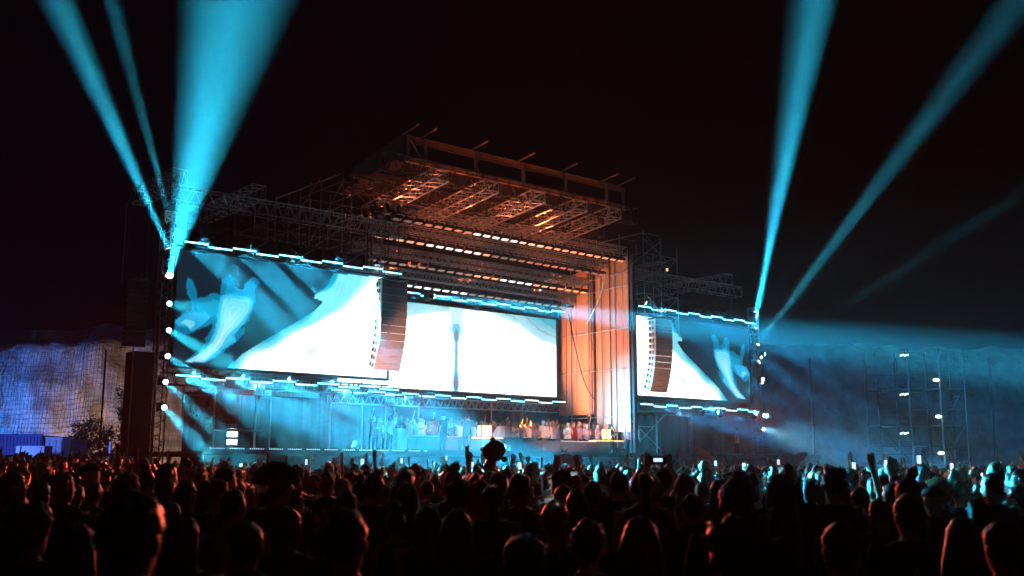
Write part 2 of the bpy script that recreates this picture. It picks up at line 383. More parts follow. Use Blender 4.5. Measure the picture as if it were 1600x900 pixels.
def paint_centre(X, Y):
    c = np.zeros(X.shape + (3,)); c[:] = (2.4, 2.5, 2.5)
    CC = lambda pts: [on_face(560 + x / 4, 360 + y / 4, 5.4) for x, y in pts]
    line = CC([(100, 640), (290, 552), (400, 530), (560, 518), (700, 515), (850, 530), (1000, 600), (1150, 700), (1300, 760)])
    lx = np.array([p[0] for p in line]); ly = np.array([p[1] for p in line])
    d = Y - np.interp(X, lx, ly) + wob(X, Y, 1.6, .06); g = np.clip(d / .12, 0, 1)[..., None]; g2 = np.clip(d / 1.3, 0, 1)[..., None]
    c = c * (1 - g) + g * (np.array((.60, .96, 1.02)) * (1 - g2) + np.array((.05, .50, .66)) * g2)
    streak = (np.abs(((d * 1.7 + .25 * (X - 4)) % 1.0) - .5) < .09)[..., None] & (d > .3)[..., None]; c = np.where(streak, c * .75, c)
    cx = CC([(612, 700)])[0][0]; h = np.abs(X - cx)
    zt = CC([(612, 500)])[0][1]; zb = CC([(608, 990)])[0][1]; r1 = CC([(610, 655)])[0][1]; r2 = CC([(608, 945)])[0][1]
    wd = .24 + .28 * np.exp(-((Y - r1 - .25) / .35) ** 2) + .14 * np.exp(-((Y - r2) / .5) ** 2) + .3 * np.clip((Y - r1) / 1.2, 0, 1) + wob(X * 0, Y, 5, .03)
    g = np.clip((wd - h) / .12, 0, 1)[..., None]; c = c * (1 - g) + np.array((.68, 1.0, 1.1)) * g
    g = np.clip((wd * .5 - h) / .1, 0, 1)[..., None] * (Y < r1 + .6)[..., None]; c = c * (1 - g) + np.array((.22, .68, .86)) * g
    for rz, hh in ((r1, .38), (r2, .55)):
        hh *= .8; q = np.hypot(h / .14, (Y - rz) / hh); q = np.where(Y > rz, np.hypot(h / (.14 * np.clip(1 - (Y - rz) / hh * .6, .1, 1)), (Y - rz) / hh), q)
        g = np.clip((1.25 - q) / .3, 0, 1)[..., None]; c = c * (1 - g) + np.array((.05, .3, .5)) * g
        g = np.clip((.7 - q) / .25, 0, 1)[..., None]; c = c * (1 - g) + np.array((.55, .2, .26)) * g
    g = (np.clip((.05 - h) / .04, 0, 1) * (Y < r1) * (Y > r2))[..., None]; c = c * (1 - g) + np.array((.12, .4, .62)) * g
    return c
scr = bpy.data.materials.new('led_picture'); scr.use_nodes = True; nt = scr.node_tree; b = nt.nodes['Principled BSDF']
b.inputs['Base Color'].default_value = (.02, .02, .02, 1); b.inputs['Roughness'].default_value = .5
at = nt.nodes.new('ShaderNodeAttribute'); at.attribute_name = 'picture'; nt.links.new(at.outputs['Color'], b.inputs['Emission Color']); b.inputs['Emission Strength'].default_value = 1.0
def screen(s0, s1, z0, z1, t, fn, label, mirror=None):
    root = sthing('led_screen', ((s0 + s1) / 2, t, z0), label, 'LED screen'); cs = (s0 + s1) / 2
    nx, nz = int((s1 - s0) / .045), int((z1 - z0) / .045)
    xs = np.linspace(s0, s1, nx); zs = np.linspace(z0, z1, nz); X, Y = np.meshgrid(xs, zs)
    col = fn(mirror - X if mirror is not None else X, Y)
    v = np.stack([X - cs, np.zeros_like(X), Y - z0], -1).reshape(-1, 3)
    I = np.arange(nx * nz).reshape(nz, nx); f = np.stack([I[:-1, :-1], I[:-1, 1:], I[1:, 1:], I[1:, :-1]], -1).reshape(-1, 4)
    me = bpy.data.meshes.new('display'); me.vertices.add(len(v)); me.vertices.foreach_set('co', v.astype(np.float32).ravel())
    me.loops.add(f.size); me.loops.foreach_set('vertex_index', f.astype(np.int32).ravel()); me.polygons.add(len(f))
    me.polygons.foreach_set('loop_start', np.arange(0, f.size, 4, dtype=np.int32)); me.polygons.foreach_set('loop_total', np.full(len(f), 4, np.int32)); me.update()
    a = me.color_attributes.new('picture', 'FLOAT_COLOR', 'POINT'); cc = np.concatenate([col.reshape(-1, 3), np.ones((nx * nz, 1))], 1)
    a.data.foreach_set('color', cc.astype(np.float32).ravel()); link('display', me, scr, root)
    w_, h_ = s1 - s0, z1 - z0
    MB().box((0, .14, h_ / 2), (w_ - .02, .2, h_ - .02)).build('cabinet_back', M['black'], root)
    for nm, c, d in (('frame_top', (0, .09, h_ + .06), (w_ + .24, .3, .1)), ('frame_bottom', (0, .09, -.06), (w_ + .24, .3, .1)), ('frame_side', (-w_ / 2 - .06, .09, h_ / 2), (.1, .3, h_)), ('frame_side', (w_ / 2 + .06, .09, h_ / 2), (.1, .3, h_))):
        MB().box(c, d).build(nm, M['dsteel'], root)
    return root
screen(-9.72, -.12, 5.78, 10.2, .05, paint_wing, 'left wing LED screen with a blue figure and a large white flare')
screen(15.66, 25.3, 5.74, 10.0, .05, paint_wing, 'right wing LED screen with a white flare and a small blue figure at its right', mirror=15.6)
screen(.6, 14.75, 5.86, 10.25, 5.4, paint_centre, 'bright white centre LED screen with a pale blue column of red drops')

# ------------------------------------------------------------------ light battens along the screens
def batten_proto():
    root = sthing('light_batten', (-9.2, -.35, 10.4), 'x', 'light batten')
    MB().box((0, .05, 0), (.98, .14, .12)).build('housing', M['black'], root)
    MB().box((0, -.03, -.005), (.97, .03, .045)).build('lens', M['cyan'], root)
    MB().box((-.3, .1, .1), (.04, .04, .14)).build('clamp', M['dsteel'], root); MB().box((.3, .1, .1), (.04, .04, .14)).build('clamp', M['dsteel'], root)
    return root
bt = batten_proto(); bt_k = tree_of(bt); first = True
rows = [(-9.2, 10, -.35, 10.42, 1.0, 'along the top of the left wing screen', 'LT'), (-9.25, 10, -.35, 5.3, 1.0, 'along the bottom of the left wing screen', 'LB'),
        (15.95, 10, -.35, 10.4, 1.0, 'along the top of the right wing screen', 'RT'), (15.95, 10, -.35, 5.2, 1.0, 'along the bottom of the right wing screen', 'RB'),
        (.5, 15, 4.95, 10.62, 1.0, 'above the bright centre screen', 'CT'), (.5, 15, 4.95, 5.52, 1.0, 'below the bright centre screen', 'CB')]
BLUE = (.02, .42, .75); BLUE2 = (.01, .28, .7)
for s0, n, t, z, st, where, code in rows:
    for i in range(n):
        zz = z + (.045 if i % 2 == 0 else -.045); s = s0 + i * st
        lb = f'cyan light batten, {ORD[i]} from the left {where}'
        if first: bt.location = P(s, t, zz); bt['label'] = lb; bt['group'] = 'light battens ' + where; first = False
        else: copy_tree(bt, bt_k, P(s, t, zz), ROT, lb, 'light battens ' + where)
        p = P(s, t - .08, zz - .02)
        if code == 'LT' and i % 2 == 0: beam(p, P(s + 5, t - 1.2, zz - 4.4), 6, 3000, BLUE, .95, 'RECTANGLE', .06, DV)
        if code == 'LB' and i % 2 == 0: beam(p, P(s + 10, t - 5.5, zz - 4.5), 10, 4500, BLUE, .95, 'RECTANGLE', .06, DV)
        if code == 'RT' and i % 4 == 1: beam(p, P(s + 5, t - 4, zz - 5), 11, 900, BLUE2, .95, 'RECTANGLE', .06, DV)
        if code == 'RB' and i % 4 == 1: beam(p, P(s + 7, t - 7, zz - 3), 11, 1800, BLUE2, .95, 'RECTANGLE', .06, DV)

# carrying trusses of the wing screens and dark strips
truss((-9.9, .55, 5.05), (.3, .55, 5.05), .4, .45, M['steel'], 'support_truss', 'dim steel support truss under the left wing screen', r=.028)
truss((15.5, .55, 4.95), (26, .55, 4.95), .4, .45, M['steel'], 'support_truss', 'dim steel support truss under the right wing screen', r=.028)
truss((.4, 5.7, 5.0), (15, 5.7, 5.0), .4, .45, M['steel'], 'support_truss', 'dim steel support truss under the centre screen', r=.028)
truss((-9.9, .9, 12.3), (1.0, .9, 12.3), .55, .6, M['alu'], 'roof_truss', 'long box truss on top of the left wing above the black strip', r=.03)
truss((15.6, .9, 12.1), (25.6, .9, 12.1), .55, .6, M['alu'], 'roof_truss', 'long box truss on top of the right wing, dim blue', r=.03)
truss((-6.2, .6, 12.9), (-6.2, 6.0, 12.9), .6, .6, M['alu'], 'outrigger_truss', 'short truss running back over the left wing', r=.025)
truss((-9.6, .6, 12.95), (-9.6, 5, 12.95), .6, .6, M['alu'], 'outrigger_truss', 'short truss end behind the big left beam', r=.025)
truss((18.5, .6, 12.75), (18.5, 6.0, 12.75), .6, .6, M['alu'], 'outrigger_truss', 'short truss running back beside the tower on the right wing', r=.025)
truss((24.4, .6, 12.75), (24.4, 6.0, 12.75), .6, .6, M['alu'], 'outrigger_truss', 'short truss running back at the far right end of the wing', r=.025)
def cloth(s0, s1, z0, z1, t, label, m=None, name='dark_backing', along=True, s_fix=None, amp=.05):
    root = sthing(name, (s0, t, z0), label, 'drape')
    nx = max(6, int((s1 - s0) / .12)); mb = MB()
    for side in (0, .03):
        for i in range(nx):
            pts = []
            for k in (i, i + 1):
                x = (s1 - s0) * k / nx; pts.append((x, side + amp * math.sin(x * 7.3 + math.sin(x * 2)) ))
            q = [(pts[0][0], pts[0][1], 0), (pts[1][0], pts[1][1], 0), (pts[1][0], pts[1][1], z1 - z0), (pts[0][0], pts[0][1], z1 - z0)]
            mb.quad(*(q if not side else q[::-1]))
    mb.build('cloth', m or M['cloth'], root, smooth=False)
    rod('hanging_pipe', (0, .06, z1 - z0), (s1 - s0, .06, z1 - z0), .03, M['dsteel'], root)
    return root
cloth(-9.8, -.2, 10.75, 11.4, 1.6, 'black strip for the dark between the left wing screen and its roof truss')  # black sheet put in for the dark of the open scaffold
cloth(15.6, 25.6, 10.65, 11.2, 1.6, 'black strip above the right wing screen')  # plain black strip, matching the one on the left
cloth(-6.6, .2, .2, 5.2, 6.2, 'black cloth closing the back below the left wing screen')
cloth(15.6, 26, .2, 5.1, 5.4, 'black cloth closing the back below the right wing screen')
cloth(.2, 15.2, 2.4, 5.4, 6.3, 'grey cloth behind the DJ guests below the centre screen', M['grey'])
cloth(.2, 15.2, 10.7, 14.6, 6.4, 'dark grey cloth behind the rows of roof lamps', M['grey'])

# thin poles below the screens
for k, (s, t, z1) in enumerate([(-5.35, .5, 5.1), (-2.6, .5, 5.1), (.35, .8, 5.1), (1.9, 5.2, 5.3), (5.2, 5.2, 5.3), (9.9, 5.2, 5.3), (17.6, .5, 5.0), (20.5, .5, 5.0), (23.2, .5, 5.0)]):
    r_ = sthing('support_pole', (s, t, 2.52), f'thin vertical support pole, {ORD[k]} from the left below the screens', 'pole', 'thin poles below the screens')
    rod('tube', (0, 0, .02), (0, 0, z1 - 2.52), .045, M['steel'], r_); MB().box((0, 0, .01), (.3, .3, .02)).build('base_plate', M['dsteel'], r_)
# crossed braces below right screen
r_ = sthing('cross_brace', (15.8, 1.2, 2.52), 'crossed thin steel braces below the left end of the right wing screen', 'brace')
for a, b_ in (((0, 0, 0), (3.6, .2, 2.4)), ((0, .1, 2.4), (3.6, .1, 0)), ((-.4, .3, 1.65), (2.6, .3, 1.65))): rod('brace', a, b_, .03, M['steel'], r_)

# ------------------------------------------------------------------ side wall of the recess with pleated panels and pipes
r_ = sthing('recess_side_wall', (15.3, 0, 2.52), 'tall orange lit panel wall at the right of the centre screen', 'wall')
tt = .15; k = 0
while tt < 5.6:
    wd = random.choice([.42, .55, .62, .38]); off = random.uniform(-.04, .05); zb = 1.3 if tt < 2.6 else 2.3
    ztop = 10.7 - (.1 * tt)
    MB().box((off, tt + wd / 2, (zb + ztop) / 2), (.06, wd - .02, ztop - zb)).build('panel', M['drape'], r_); tt += wd
for t in (.1, 1.1, 1.5, 2.15, 2.75, 2.95, 3.15, 4.6): rod('pipe', (-.12, t, .02), (-.12, t, 11.0), .028 if t != 2.75 else .07, M['dsteel'] if t in (2.75, 2.95, 1.5) else M['steel'], r_)
for z, sl in ((2.1, .0), (4.6, .05), (6.7, .1), (8.9, .2), (9.6, .2)): rod('rail', (-.16, .1, z + sl), (-.16, 5.4, z), .022, M['alu'], r_)
MB().box((-.02, -.12, 5.3), (.2, .16, 10.6)).build('edge_post', M['dsteel'], r_)
r_ = sthing('hanging_cable', (15, 4.2, 10.5), 'dark slack cable looping down in front of the orange wall', 'cable')
mb = MB(); pts = [Vector((0, .4 - 2.1 * (i / 14), -5.0 * (i / 14) + .0 - 1.0 * math.sin(math.pi * i / 14))) for i in range(15)]
for a, b_ in zip(pts, pts[1:]): mb.bar(a, b_, .03, 5)
mb.build('cable', M['black'], r_)
r_ = sthing('pale_cable', (15, 1.6, 12.4), 'pale cable loop hanging from the roof edge by the orange wall', 'cable')
mb = MB(); pts = [Vector((-.05, 0 + 1.5 * (i / 12) ** 1.6, -2.6 * (i / 12))) for i in range(13)]
for a, b_ in zip(pts, pts[1:]): mb.bar(a, b_, .035, 5)
mb.build('cable', M['table'], r_)

# ------------------------------------------------------------------ line arrays
def line_array(s, t, z, n, label, dark=False, kcurve=.07, sc=1.0):
    root = sthing('line_array', (s, t, z), label, 'line array speaker')
    g = M['black'] if dark else M['grille']; cb = M['black'] if dark else M['cab']
    ang = 0; y = 0; zz = 0; bh = .325 * sc
    for i in range(n):
        ang = kcurve * max(0, i - 3) * 0.62
        cs, sn = math.cos(ang), math.sin(ang)
        rt = Matrix.Rotation(ang, 3, 'X')
        c = Vector((0, y, zz)) + rt @ Vector((0, .32 * sc, -bh / 2))
        mb = MB()
        # trapezoid cabinet: taller at front
        W = .66 * sc; h1, h2 = bh - .012, bh * .72; dp = .6 * sc
        vs_ = []
        for x in (-W, W):
            for yy, hh in ((-dp / 2, h1), (dp / 2, h2)):
                for zt in (-.5, .5): vs_.append(tuple(c + rt @ Vector((x * (1 if yy < 0 else .86), yy, zt * hh))))
        mb.v = vs_; mb.f = [(0, 1, 3, 2), (4, 6, 7, 5), (0, 4, 5, 1), (2, 3, 7, 6), (0, 2, 6, 4), (1, 5, 7, 3)]
        bx = mb.build('speaker_box', cb, root)
        MB().box(c + rt @ Vector((0, -dp / 2 - .012, 0)), (2 * W - .03, .02, h1 - .03), rt).build('grille', g, bx)
        q = MB()
        for yy in (-.12, .1): q.box(c + rt @ Vector((-W * .96, yy * sc, .0)), (.05, .075 * sc, .14 * sc), rt)
        q.build('side_port', M['cabd'], bx, kind='stuff')
        y += math.sin(ang) * bh; zz -= math.cos(ang) * bh
    fr = MB().box((0, .3, .06), (1.0 * sc, .9, .07)).box((0, .3, .14), (.1, 1.1, .1)).build('rigging_frame', M['dsteel'], root)
    for x in (-.35, .35): rod('hoist_chain', (x, .3, .15), (x, .3, 2.9), .018, M['dsteel'], root)
    return root
line_array(-.62, -1.25, 9.85, 12, 'curved line array hanging between the left wing and centre screens')
line_array(16.45, -1.25, 9.7, 12, 'curved line array hanging in front of the right wing screen')
line_array(-11.85, -1.8, 8.5, 13, 'black line array hanging left of the left light tower', dark=True, kcurve=.004, sc=.56)

# ------------------------------------------------------------------ light towers with moving heads
def tower(s, label, ztop):
    return truss((s, .1, .2), (s + .001, .1, ztop), .42, .42, M['steel'], 'light_tower', label, 'light tower', r=.03, seg=26)
tower(-9.95, 'lattice light tower at the left end of the stage carrying round lamps', 11.6)
tower(26.1, 'lattice light tower at the right end of the stage carrying round lamps', 11.4)
def moving_head(s, t, z, to, label, spread=0, power=0, col=(.02, .52, .76), lens_r=.11, lit=True):
    root = sthing('moving_head', (s, t, z), label, 'moving head light')
    pw = P(s, t, z); d = (Vector(to) - pw).normalized(); loc = Matrix.Rotation(-ROT, 3, 'Z') @ d
    MB().box((0, .24, 0), (.3, .12, .3)).build('base', M['black'], root)
    yk = MB().box((-.17, .08, 0), (.03, .26, .1)).box((.17, .08, 0), (.03, .26, .1)); yk.build('yoke', M['black'], root)
    hd = MB().loft([(-loc * .17, .08, .08, loc), (-loc * .14, .11, .11, loc), (loc * .08, .12, .12, loc), (loc * .14, .115, .115, loc)], 14).build('head', M['black'], root)
    MB().bar(loc * .142, loc * .152, lens_r, 16).build('lens', M['lens'] if lit else M['alu'], hd)
    if power: beam(pw + d * .17, to, spread, power, col, .2)
    return root
def lpx(x, y): return on_face(x, y, -.35)
# (photo position, aim, spread, power)
AIM = lambda px, py, Y: at_depth(px, py, Y)
heads = [((268, 352), AIM(172, -10, 41), 4.5, 210, 'topmost'), ((266, 394), AIM(85, -10, 38), 7.5, 1300, 'second'), ((264, 434), AIM(372, -10, 28), 14, 3700, 'third'),
         ((263, 474), AIM(520, 530, 26), 12, 260, 'fourth'), ((262, 515), AIM(360, 572, 34), 8, 500, 'fifth'), ((260, 555), AIM(365, 628, 34), 7, 350, 'sixth'),
         ((257, 595), AIM(345, 680, 34), 7, 260, 'seventh'), ((255, 635), AIM(345, 730, 33), 6.5, 420, 'lowest')]
for (px, py), to, spd, pw, nm in heads:
    s, z = on_face(px, py, -.55)
    moving_head(s, -.55, z, to, f'round cyan moving light, {nm} on the left light tower' + (' and brightest' if nm == 'third' else ''), spd, pw, lens_r={'third': .125, 'topmost': .075, 'second': .085}.get(nm, .085))
heads = [((1180, 491), AIM(1285, -10, 58), 6.5, 1900, 'topmost'), ((1180.5, 516), AIM(1262, -10, 60), 7.5, 1500, 'second'), ((1182, 541), AIM(1590, 0, 52), 5.5, 480, 'third'),
         ((1183, 568), AIM(1620, 285, 56), 3.5, 45, 'fourth')]
for (px, py), to, spd, pw, nm in heads:
    s, z = on_face(px, py, -.55)
    moving_head(s, -.55, z, to, f'round cyan moving light, {nm} on the right light tower', spd, pw, lens_r=.085)
for (px, py), nm, r in (((1184, 593), 'small tilted', .07), ((1185, 671), 'lowest small', .07)):
    s, z = on_face(px, py, -.2); moving_head(s, -.55, z, AIM(1300, 600, 40) if nm[0] == 's' else AIM(1560, 775, 19), f'{nm} moving light low on the right light tower', 0 if nm[0] == 's' else 6, 0 if nm[0] == 's' else 60, (.35, .85, .8), lens_r=r)
# long beams crossing the back of the picture from heads on the stage roof edge
for px_, ((s, t, z), to, spd, pw, lb) in enumerate((((.5, -2.3, on_face(636, 458, -2.3)[1]), P(26, -6.2, on_face(1190, 522, -6.2)[1]), 6.5, 5200, 'moving light bracketed before the left line array, aimed right'),
                                   ((15.9, -.3, 10.7), AIM(1700, 700, 64), 9, 900, 'moving light at the top left corner of the right wing screen'),
                                   ((26.1, -.3, 8.6), AIM(1700, 640, 66), 44, 170, 'added dark bodied moving light on the right tower between brighter ones'),  # wide lamp added to fill the right side with blue haze
                                   ((2.0, 2.0, 5.1), AIM(1150, 640, 60), 26, 260, 'moving light under the centre screen aimed along the stage'))):
    moving_head(s, t, z, to, lb, spd, pw, (.01, .36, .62) if px_ in (0, 3) else (.008, .2, .5))
for z, to, nm in ((8.4, AIM(960, 690, 46), 'upper'), (6.9, AIM(930, 740, 44), 'lower')):
    moving_head(25.75, -.55, z, to, f'moving light aimed left from the inner side of the right light tower, {nm} one', 9, 260, (.015, .42, .7), lens_r=.05)
# black draped tower at far left
r_ = sthing('draped_tower', (-10.75, .6, .2), 'narrow black draped scaffold tower left of the left light tower', 'tower')
MB().box((0, 0, 3.0), (.8, .8, 6.0)).build('cover', M['cloth'], r_)
for x in (-.43, .43): rod('post', (x, -.43, 0), (x, -.43, 6.9), .03, M['steel'], r_)
r_ = sthing('guy_mast', (-12.0, -.5, .2), 'thin vertical rope mast above the black line array', 'mast')
rod('rope', (0, 0, 8.3), (0, 0, 11.4), .015, M['steel'], r_); rod('post', (0, 1.2, 0), (0, 1.2, 6), .04, M['dsteel'], r_)

# ------------------------------------------------------------------ roof
r_ = sthing('stage_roof', (8, 0, 15), 'raised sloping roof canopy on posts above the stage centre', 'roof')
RS = [1.0, 2.0, 5.0, 8.0, 10.9, 13.9, 15.2]
for s in RS:
    rod('rafter', (s - 8, -.55, 2.4), (s - 8, 1.3 if s > 1.5 else 5.2, 2.16 if s > 1.5 else 1.55), .04, M['wood'], r_)
    MB().box((s - 8, .35, 1.42), (.16, .1, 1.25)).build('roof_post', M['steel'], r_)
for a, b_ in zip(RS, RS[1:]):
    MB().box(((a + b_) / 2 - 8, .5, 1.98), (b_ - a - .05, .08, .34)).build('fascia_board', M['wood'], r_)
    MB().box(((a + b_) / 2 - 8, .62, .98), (b_ - a - .05, .08, .2)).build('lower_board', M['wood'], r_)
MB().box((.1, 3.7, .55), (15.2, 6.0, .04), Matrix.Rotation(-.13, 3, 'X')).build('canopy_skin', M['cloth'], r_)
MB().quad((-7.05, 5.0, 1.5), (-7.05, .6, 2.15), (-7.05, .6, 1.2), (-7.05, 5.0, .7)).quad((-7.1, 5.0, 1.5), (-7.1, 5.0, .7), (-7.1, .6, 1.2), (-7.1, .6, 2.15)).build('side_flap', M['wood'], r_)
rod('stay', (-6.95, .35, 2.0), (-6.05, .35, .9), .03, M['alu'], r_); rod('stay', (-3, .4, 1.9), (-2.4, .8, .9), .02, M['alu'], r_)
truss((-.7, 0, 15.0), (15.7, 0, 15.0), .5, .85, M['dsteel'], 'front_roof_truss', 'long dark lattice truss along the front edge of the roof', r=.04)
truss((-.7, 2.6, 14.7), (15.7, 2.6, 14.7), .5, .7, M['dsteel'], 'mid_roof_truss', 'dark lattice truss across the middle of the roof', r=.035)
MB  # depth trusses lit orange from below
for i, s in enumerate((2.3, 5.3, 8.3, 11.2, 13.7)):
    truss((s, -.5, 15.0), (s, 5.6, 14.35), .85, .5, M['alu'], 'ceiling_truss', f'orange lit box truss running back under the roof, {ORD[i]} from the left', 'truss', 'orange lit trusses under the roof', r=.045, seg=11)
# rows of blinders on cross trusses
def blinder_proto(m):
    root = sthing('blinder_lamp', (0, 0, 12), 'x', 'blinder light')
    MB().box((0, .0, .0), (.4, .3, .16)).build('housing', M['black'], root); MB().box((0, -.03, -.09), (.36, .2, .03), Matrix.Rotation(R(-24), 3, 'X')).build('lens', m, root)
    MB().box((0, .12, .16), (.05, .05, .2)).build('clamp', M['dsteel'], root)
    return root, tree_of(root)
protos = {k: blinder_proto(M[k]) for k in ('warm0', 'warm1', 'warm2', 'warm3')}; usedp = set()
rowsB = [(.3, 13.1, 'front', lambda x: 'warm0' if x < .3 else 'warm3' if x < .5 else 'warm2' if x < .62 else 'warm1'),
         (1.75, 12.55, 'second', lambda x: 'warm1' if x < .17 else 'warm3' if x < .42 else 'warm1' if x < .48 else 'warm0'),
         (3.2, 11.75, 'third', lambda x: 'warm0' if x < .45 else 'warm1' if x < .58 else 'warm3' if x < .76 else 'warm1'),
         (4.35, 11.0, 'back', lambda x: 'warm1' if x < .15 else 'warm3' if x < .5 else 'warm0')]
for t, z, nm, fn in rowsB:
    truss((.1, t + .1, z + .35), (15.3, t + .1, z + .25), .35, .35, M['steel'], 'lamp_truss', f'cross truss carrying the {nm} row of square roof lamps', 'truss', 'lamp trusses under the roof', r=.022, seg=34)
    for i in range(26):
        s = .45 + i * .575; k = fn(i / 25); pr, ks = protos[k]; lb = f'square roof lamp, {ORD[i]} from the left in the {nm} row'
        loc = P(s, t, z + .0 - .1 * s / 15)
        if k not in usedp: pr.location = loc; pr['label'] = lb; pr['group'] = f'square lamps in the {nm} roof row'; usedp.add(k)
        else: copy_tree(pr, ks, loc, ROT, lb, f'square lamps in the {nm} roof row')
for i, (t, z) in enumerate([(1.0, 13.4), (2.4, 12.85), (3.8, 12.1), (4.9, 11.4), (.6, 13.8)][:4]):
    truss((.1, t, z), (15.3, t, z - .1), .3, .35, M['steel'], 'cross_truss', f'thin bare cross truss under the roof, {ORD[i]} of four', 'truss', 'bare cross trusses under the roof', r=.02, seg=36)
# warm light of the blinder rows; floor cans below are added to brighten set
WARM = (1, .36, .14)
for s in (3.5, 8, 12.5): beam(P(s, .2, 12.9), P(s, -1.5, 8), 150, 25, (1, .5, .25), 3.5, 'RECTANGLE', .3, DV)
def added_floor_can(s, t, z, to, ang, pw, col, label):  # deck lamps added to brighten roof, wall, guests and arrays
    root = sthing('added_wash_light', (s, t, z), label, 'added wash light'); pw_ = P(s, t, z + .32); d = (Vector(to) - pw_).normalized(); loc = Matrix.Rotation(-ROT, 3, 'Z') @ d
    MB().box((0, 0, .03), (.36, .3, .06)).build('base', M['black'], root)
    MB().box((-.19, 0, .2), (.02, .08, .3)).box((.19, 0, .2), (.02, .08, .3)).build('yoke', M['black'], root)
    c = Vector((0, 0, .3)); MB().loft([(c - loc * .18, .09, .09, loc), (c + loc * .05, .15, .15, loc)], 14).build('can', M['black'], root)
    spot(pw_ + d * .1, to, ang, pw, col)
added_floor_can(3.2, -2.8, 2.52, P(4.5, .5, 16.0), 36, 6500, (1, .2, .07), 'small added wash light on the deck aimed at the left half of the roof')  # this and the next are added uplights for the orange fascia
added_floor_can(11.2, -2.8, 2.52, P(11, .5, 16.0), 36, 6500, (1, .2, .07), 'small added wash light on the deck aimed at the right half of the roof')
added_floor_can(9.0, 3.6, 3.0, P(15.3, 2.2, 7.6), 62, 8500, (1, .3, .08), 'small added wash light behind the counter aimed at the orange wall')  # added lamp that turns the wall orange
added_floor_can(10.5, .2, 2.52, P(15.3, 1.2, 5.6), 60, 2600, (1, .32, .36), 'small added pink wash light before the counter aimed at the orange wall')  # added lamp, pink light low on the wall

def added_hung_wash(s, t, z, to, ang, pw, col, label):  # hanging lamps added for rims, roof glow and cyan fill
    root = sthing('added_wash_light', (s, t, z), label, 'added wash light'); pw_ = P(s, t, z); d = (Vector(to) - pw_).normalized(); loc = Matrix.Rotation(-ROT, 3, 'Z') @ d
    rod('clamp', (0, 0, .2), (0, 0, .5), .025, M['dsteel'], root); MB().box((-.19, 0, .08), (.02, .08, .3)).box((.19, 0, .08), (.02, .08, .3)).build('yoke', M['black'], root)
    MB().loft([(-loc * .18, .09, .09, loc), (loc * .05, .15, .15, loc)], 14).build('can', M['black'], root)
    spot(pw_ + d * .1, to, ang, pw, col, .12)
RED = (1, .08, .035)
for s, nm in ((2.6, 'left'), (7.7, 'middle'), (12.8, 'right')): added_hung_wash(s, 5.0, 11.4, P(s, 1.4, 15.4), 125, 2600, (1, .16, .05), f'added upward orange wash light above the {nm} of the centre screen')  # added uplights for the roof underside
added_floor_can(4.4, -2.7, 2.52, P(6, 3.2, 3.8), 60, 1200, (1, .45, .35), 'small added warm wash light on the deck edge aimed at the left guests')  # added front light on the guests, with the next one
added_floor_can(11.6, -2.7, 2.52, P(11.5, 3.2, 3.8), 60, 1200, (1, .45, .35), 'small added warm wash light on the deck edge aimed at the right guests')
added_floor_can(-3.4, -2.9, 2.52, P(-.6, -1.2, 6.5), 26, 3600, (1, .3, .1), 'added orange wash light on the deck aimed at the left line array')  # added for the orange fade at the array's lower end
added_floor_can(14.2, -3.0, 2.52, P(16.4, -1.3, 6.8), 30, 900, (1, .34, .14), 'added orange wash light on the deck aimed at the right line array')  # added warm light on the right array
for i, (s, tx) in enumerate(((-6.5, -9), (-2.5, -4.5), (1, -.5), (18, 3.5), (21.5, 8), (24.5, 14))): added_hung_wash(s, -.75, 4.85, (tx, 8, .9), 21, 15000, RED, f'added red wash light under the wing screens, {ORD[i]} of six from the left')  # added lamps that make red rims on the near crowd
added_hung_wash(25.4, -.9, 4.9, (-4, 7, .6), 19, 20000, (1, .2, .1), 'added red wash light under the right end of the right wing screen')  # added lamp, rims the crowd from the right
added_hung_wash(12.5, -.6, 14.6, (2, 9, .5), 20, 1500, (1, .75, .6), 'added white wash light on the front roof truss')  # added lamp, faint pale rim on the crowd
for s, nm in ((3.2, 'left'), (8.4, 'middle'), (13.4, 'right')): added_hung_wash(s, 4.6, 10.3, P(s + 1, -12, 1.6), 34, 4000, (.02, .5, .75), f'added cyan wash light above the {nm} of the centre screen')  # added lamps for cyan on the far heads and low haze
added_hung_wash(.9, 4.3, 10.75, P(15.2, 1.5, 10.9), 16, 1500, (.015, .45, .7), 'added cyan wash light at the top left of the centre screen, aimed right')  # added lamp for the cyan glow across the centre
added_hung_wash(20, -.7, 4.9, P(21, -12, 1.2), 90, 1700, (.02, .5, .75), 'added cyan wash light under the right wing screen')  # added lamp, more cyan on the crowd at the right

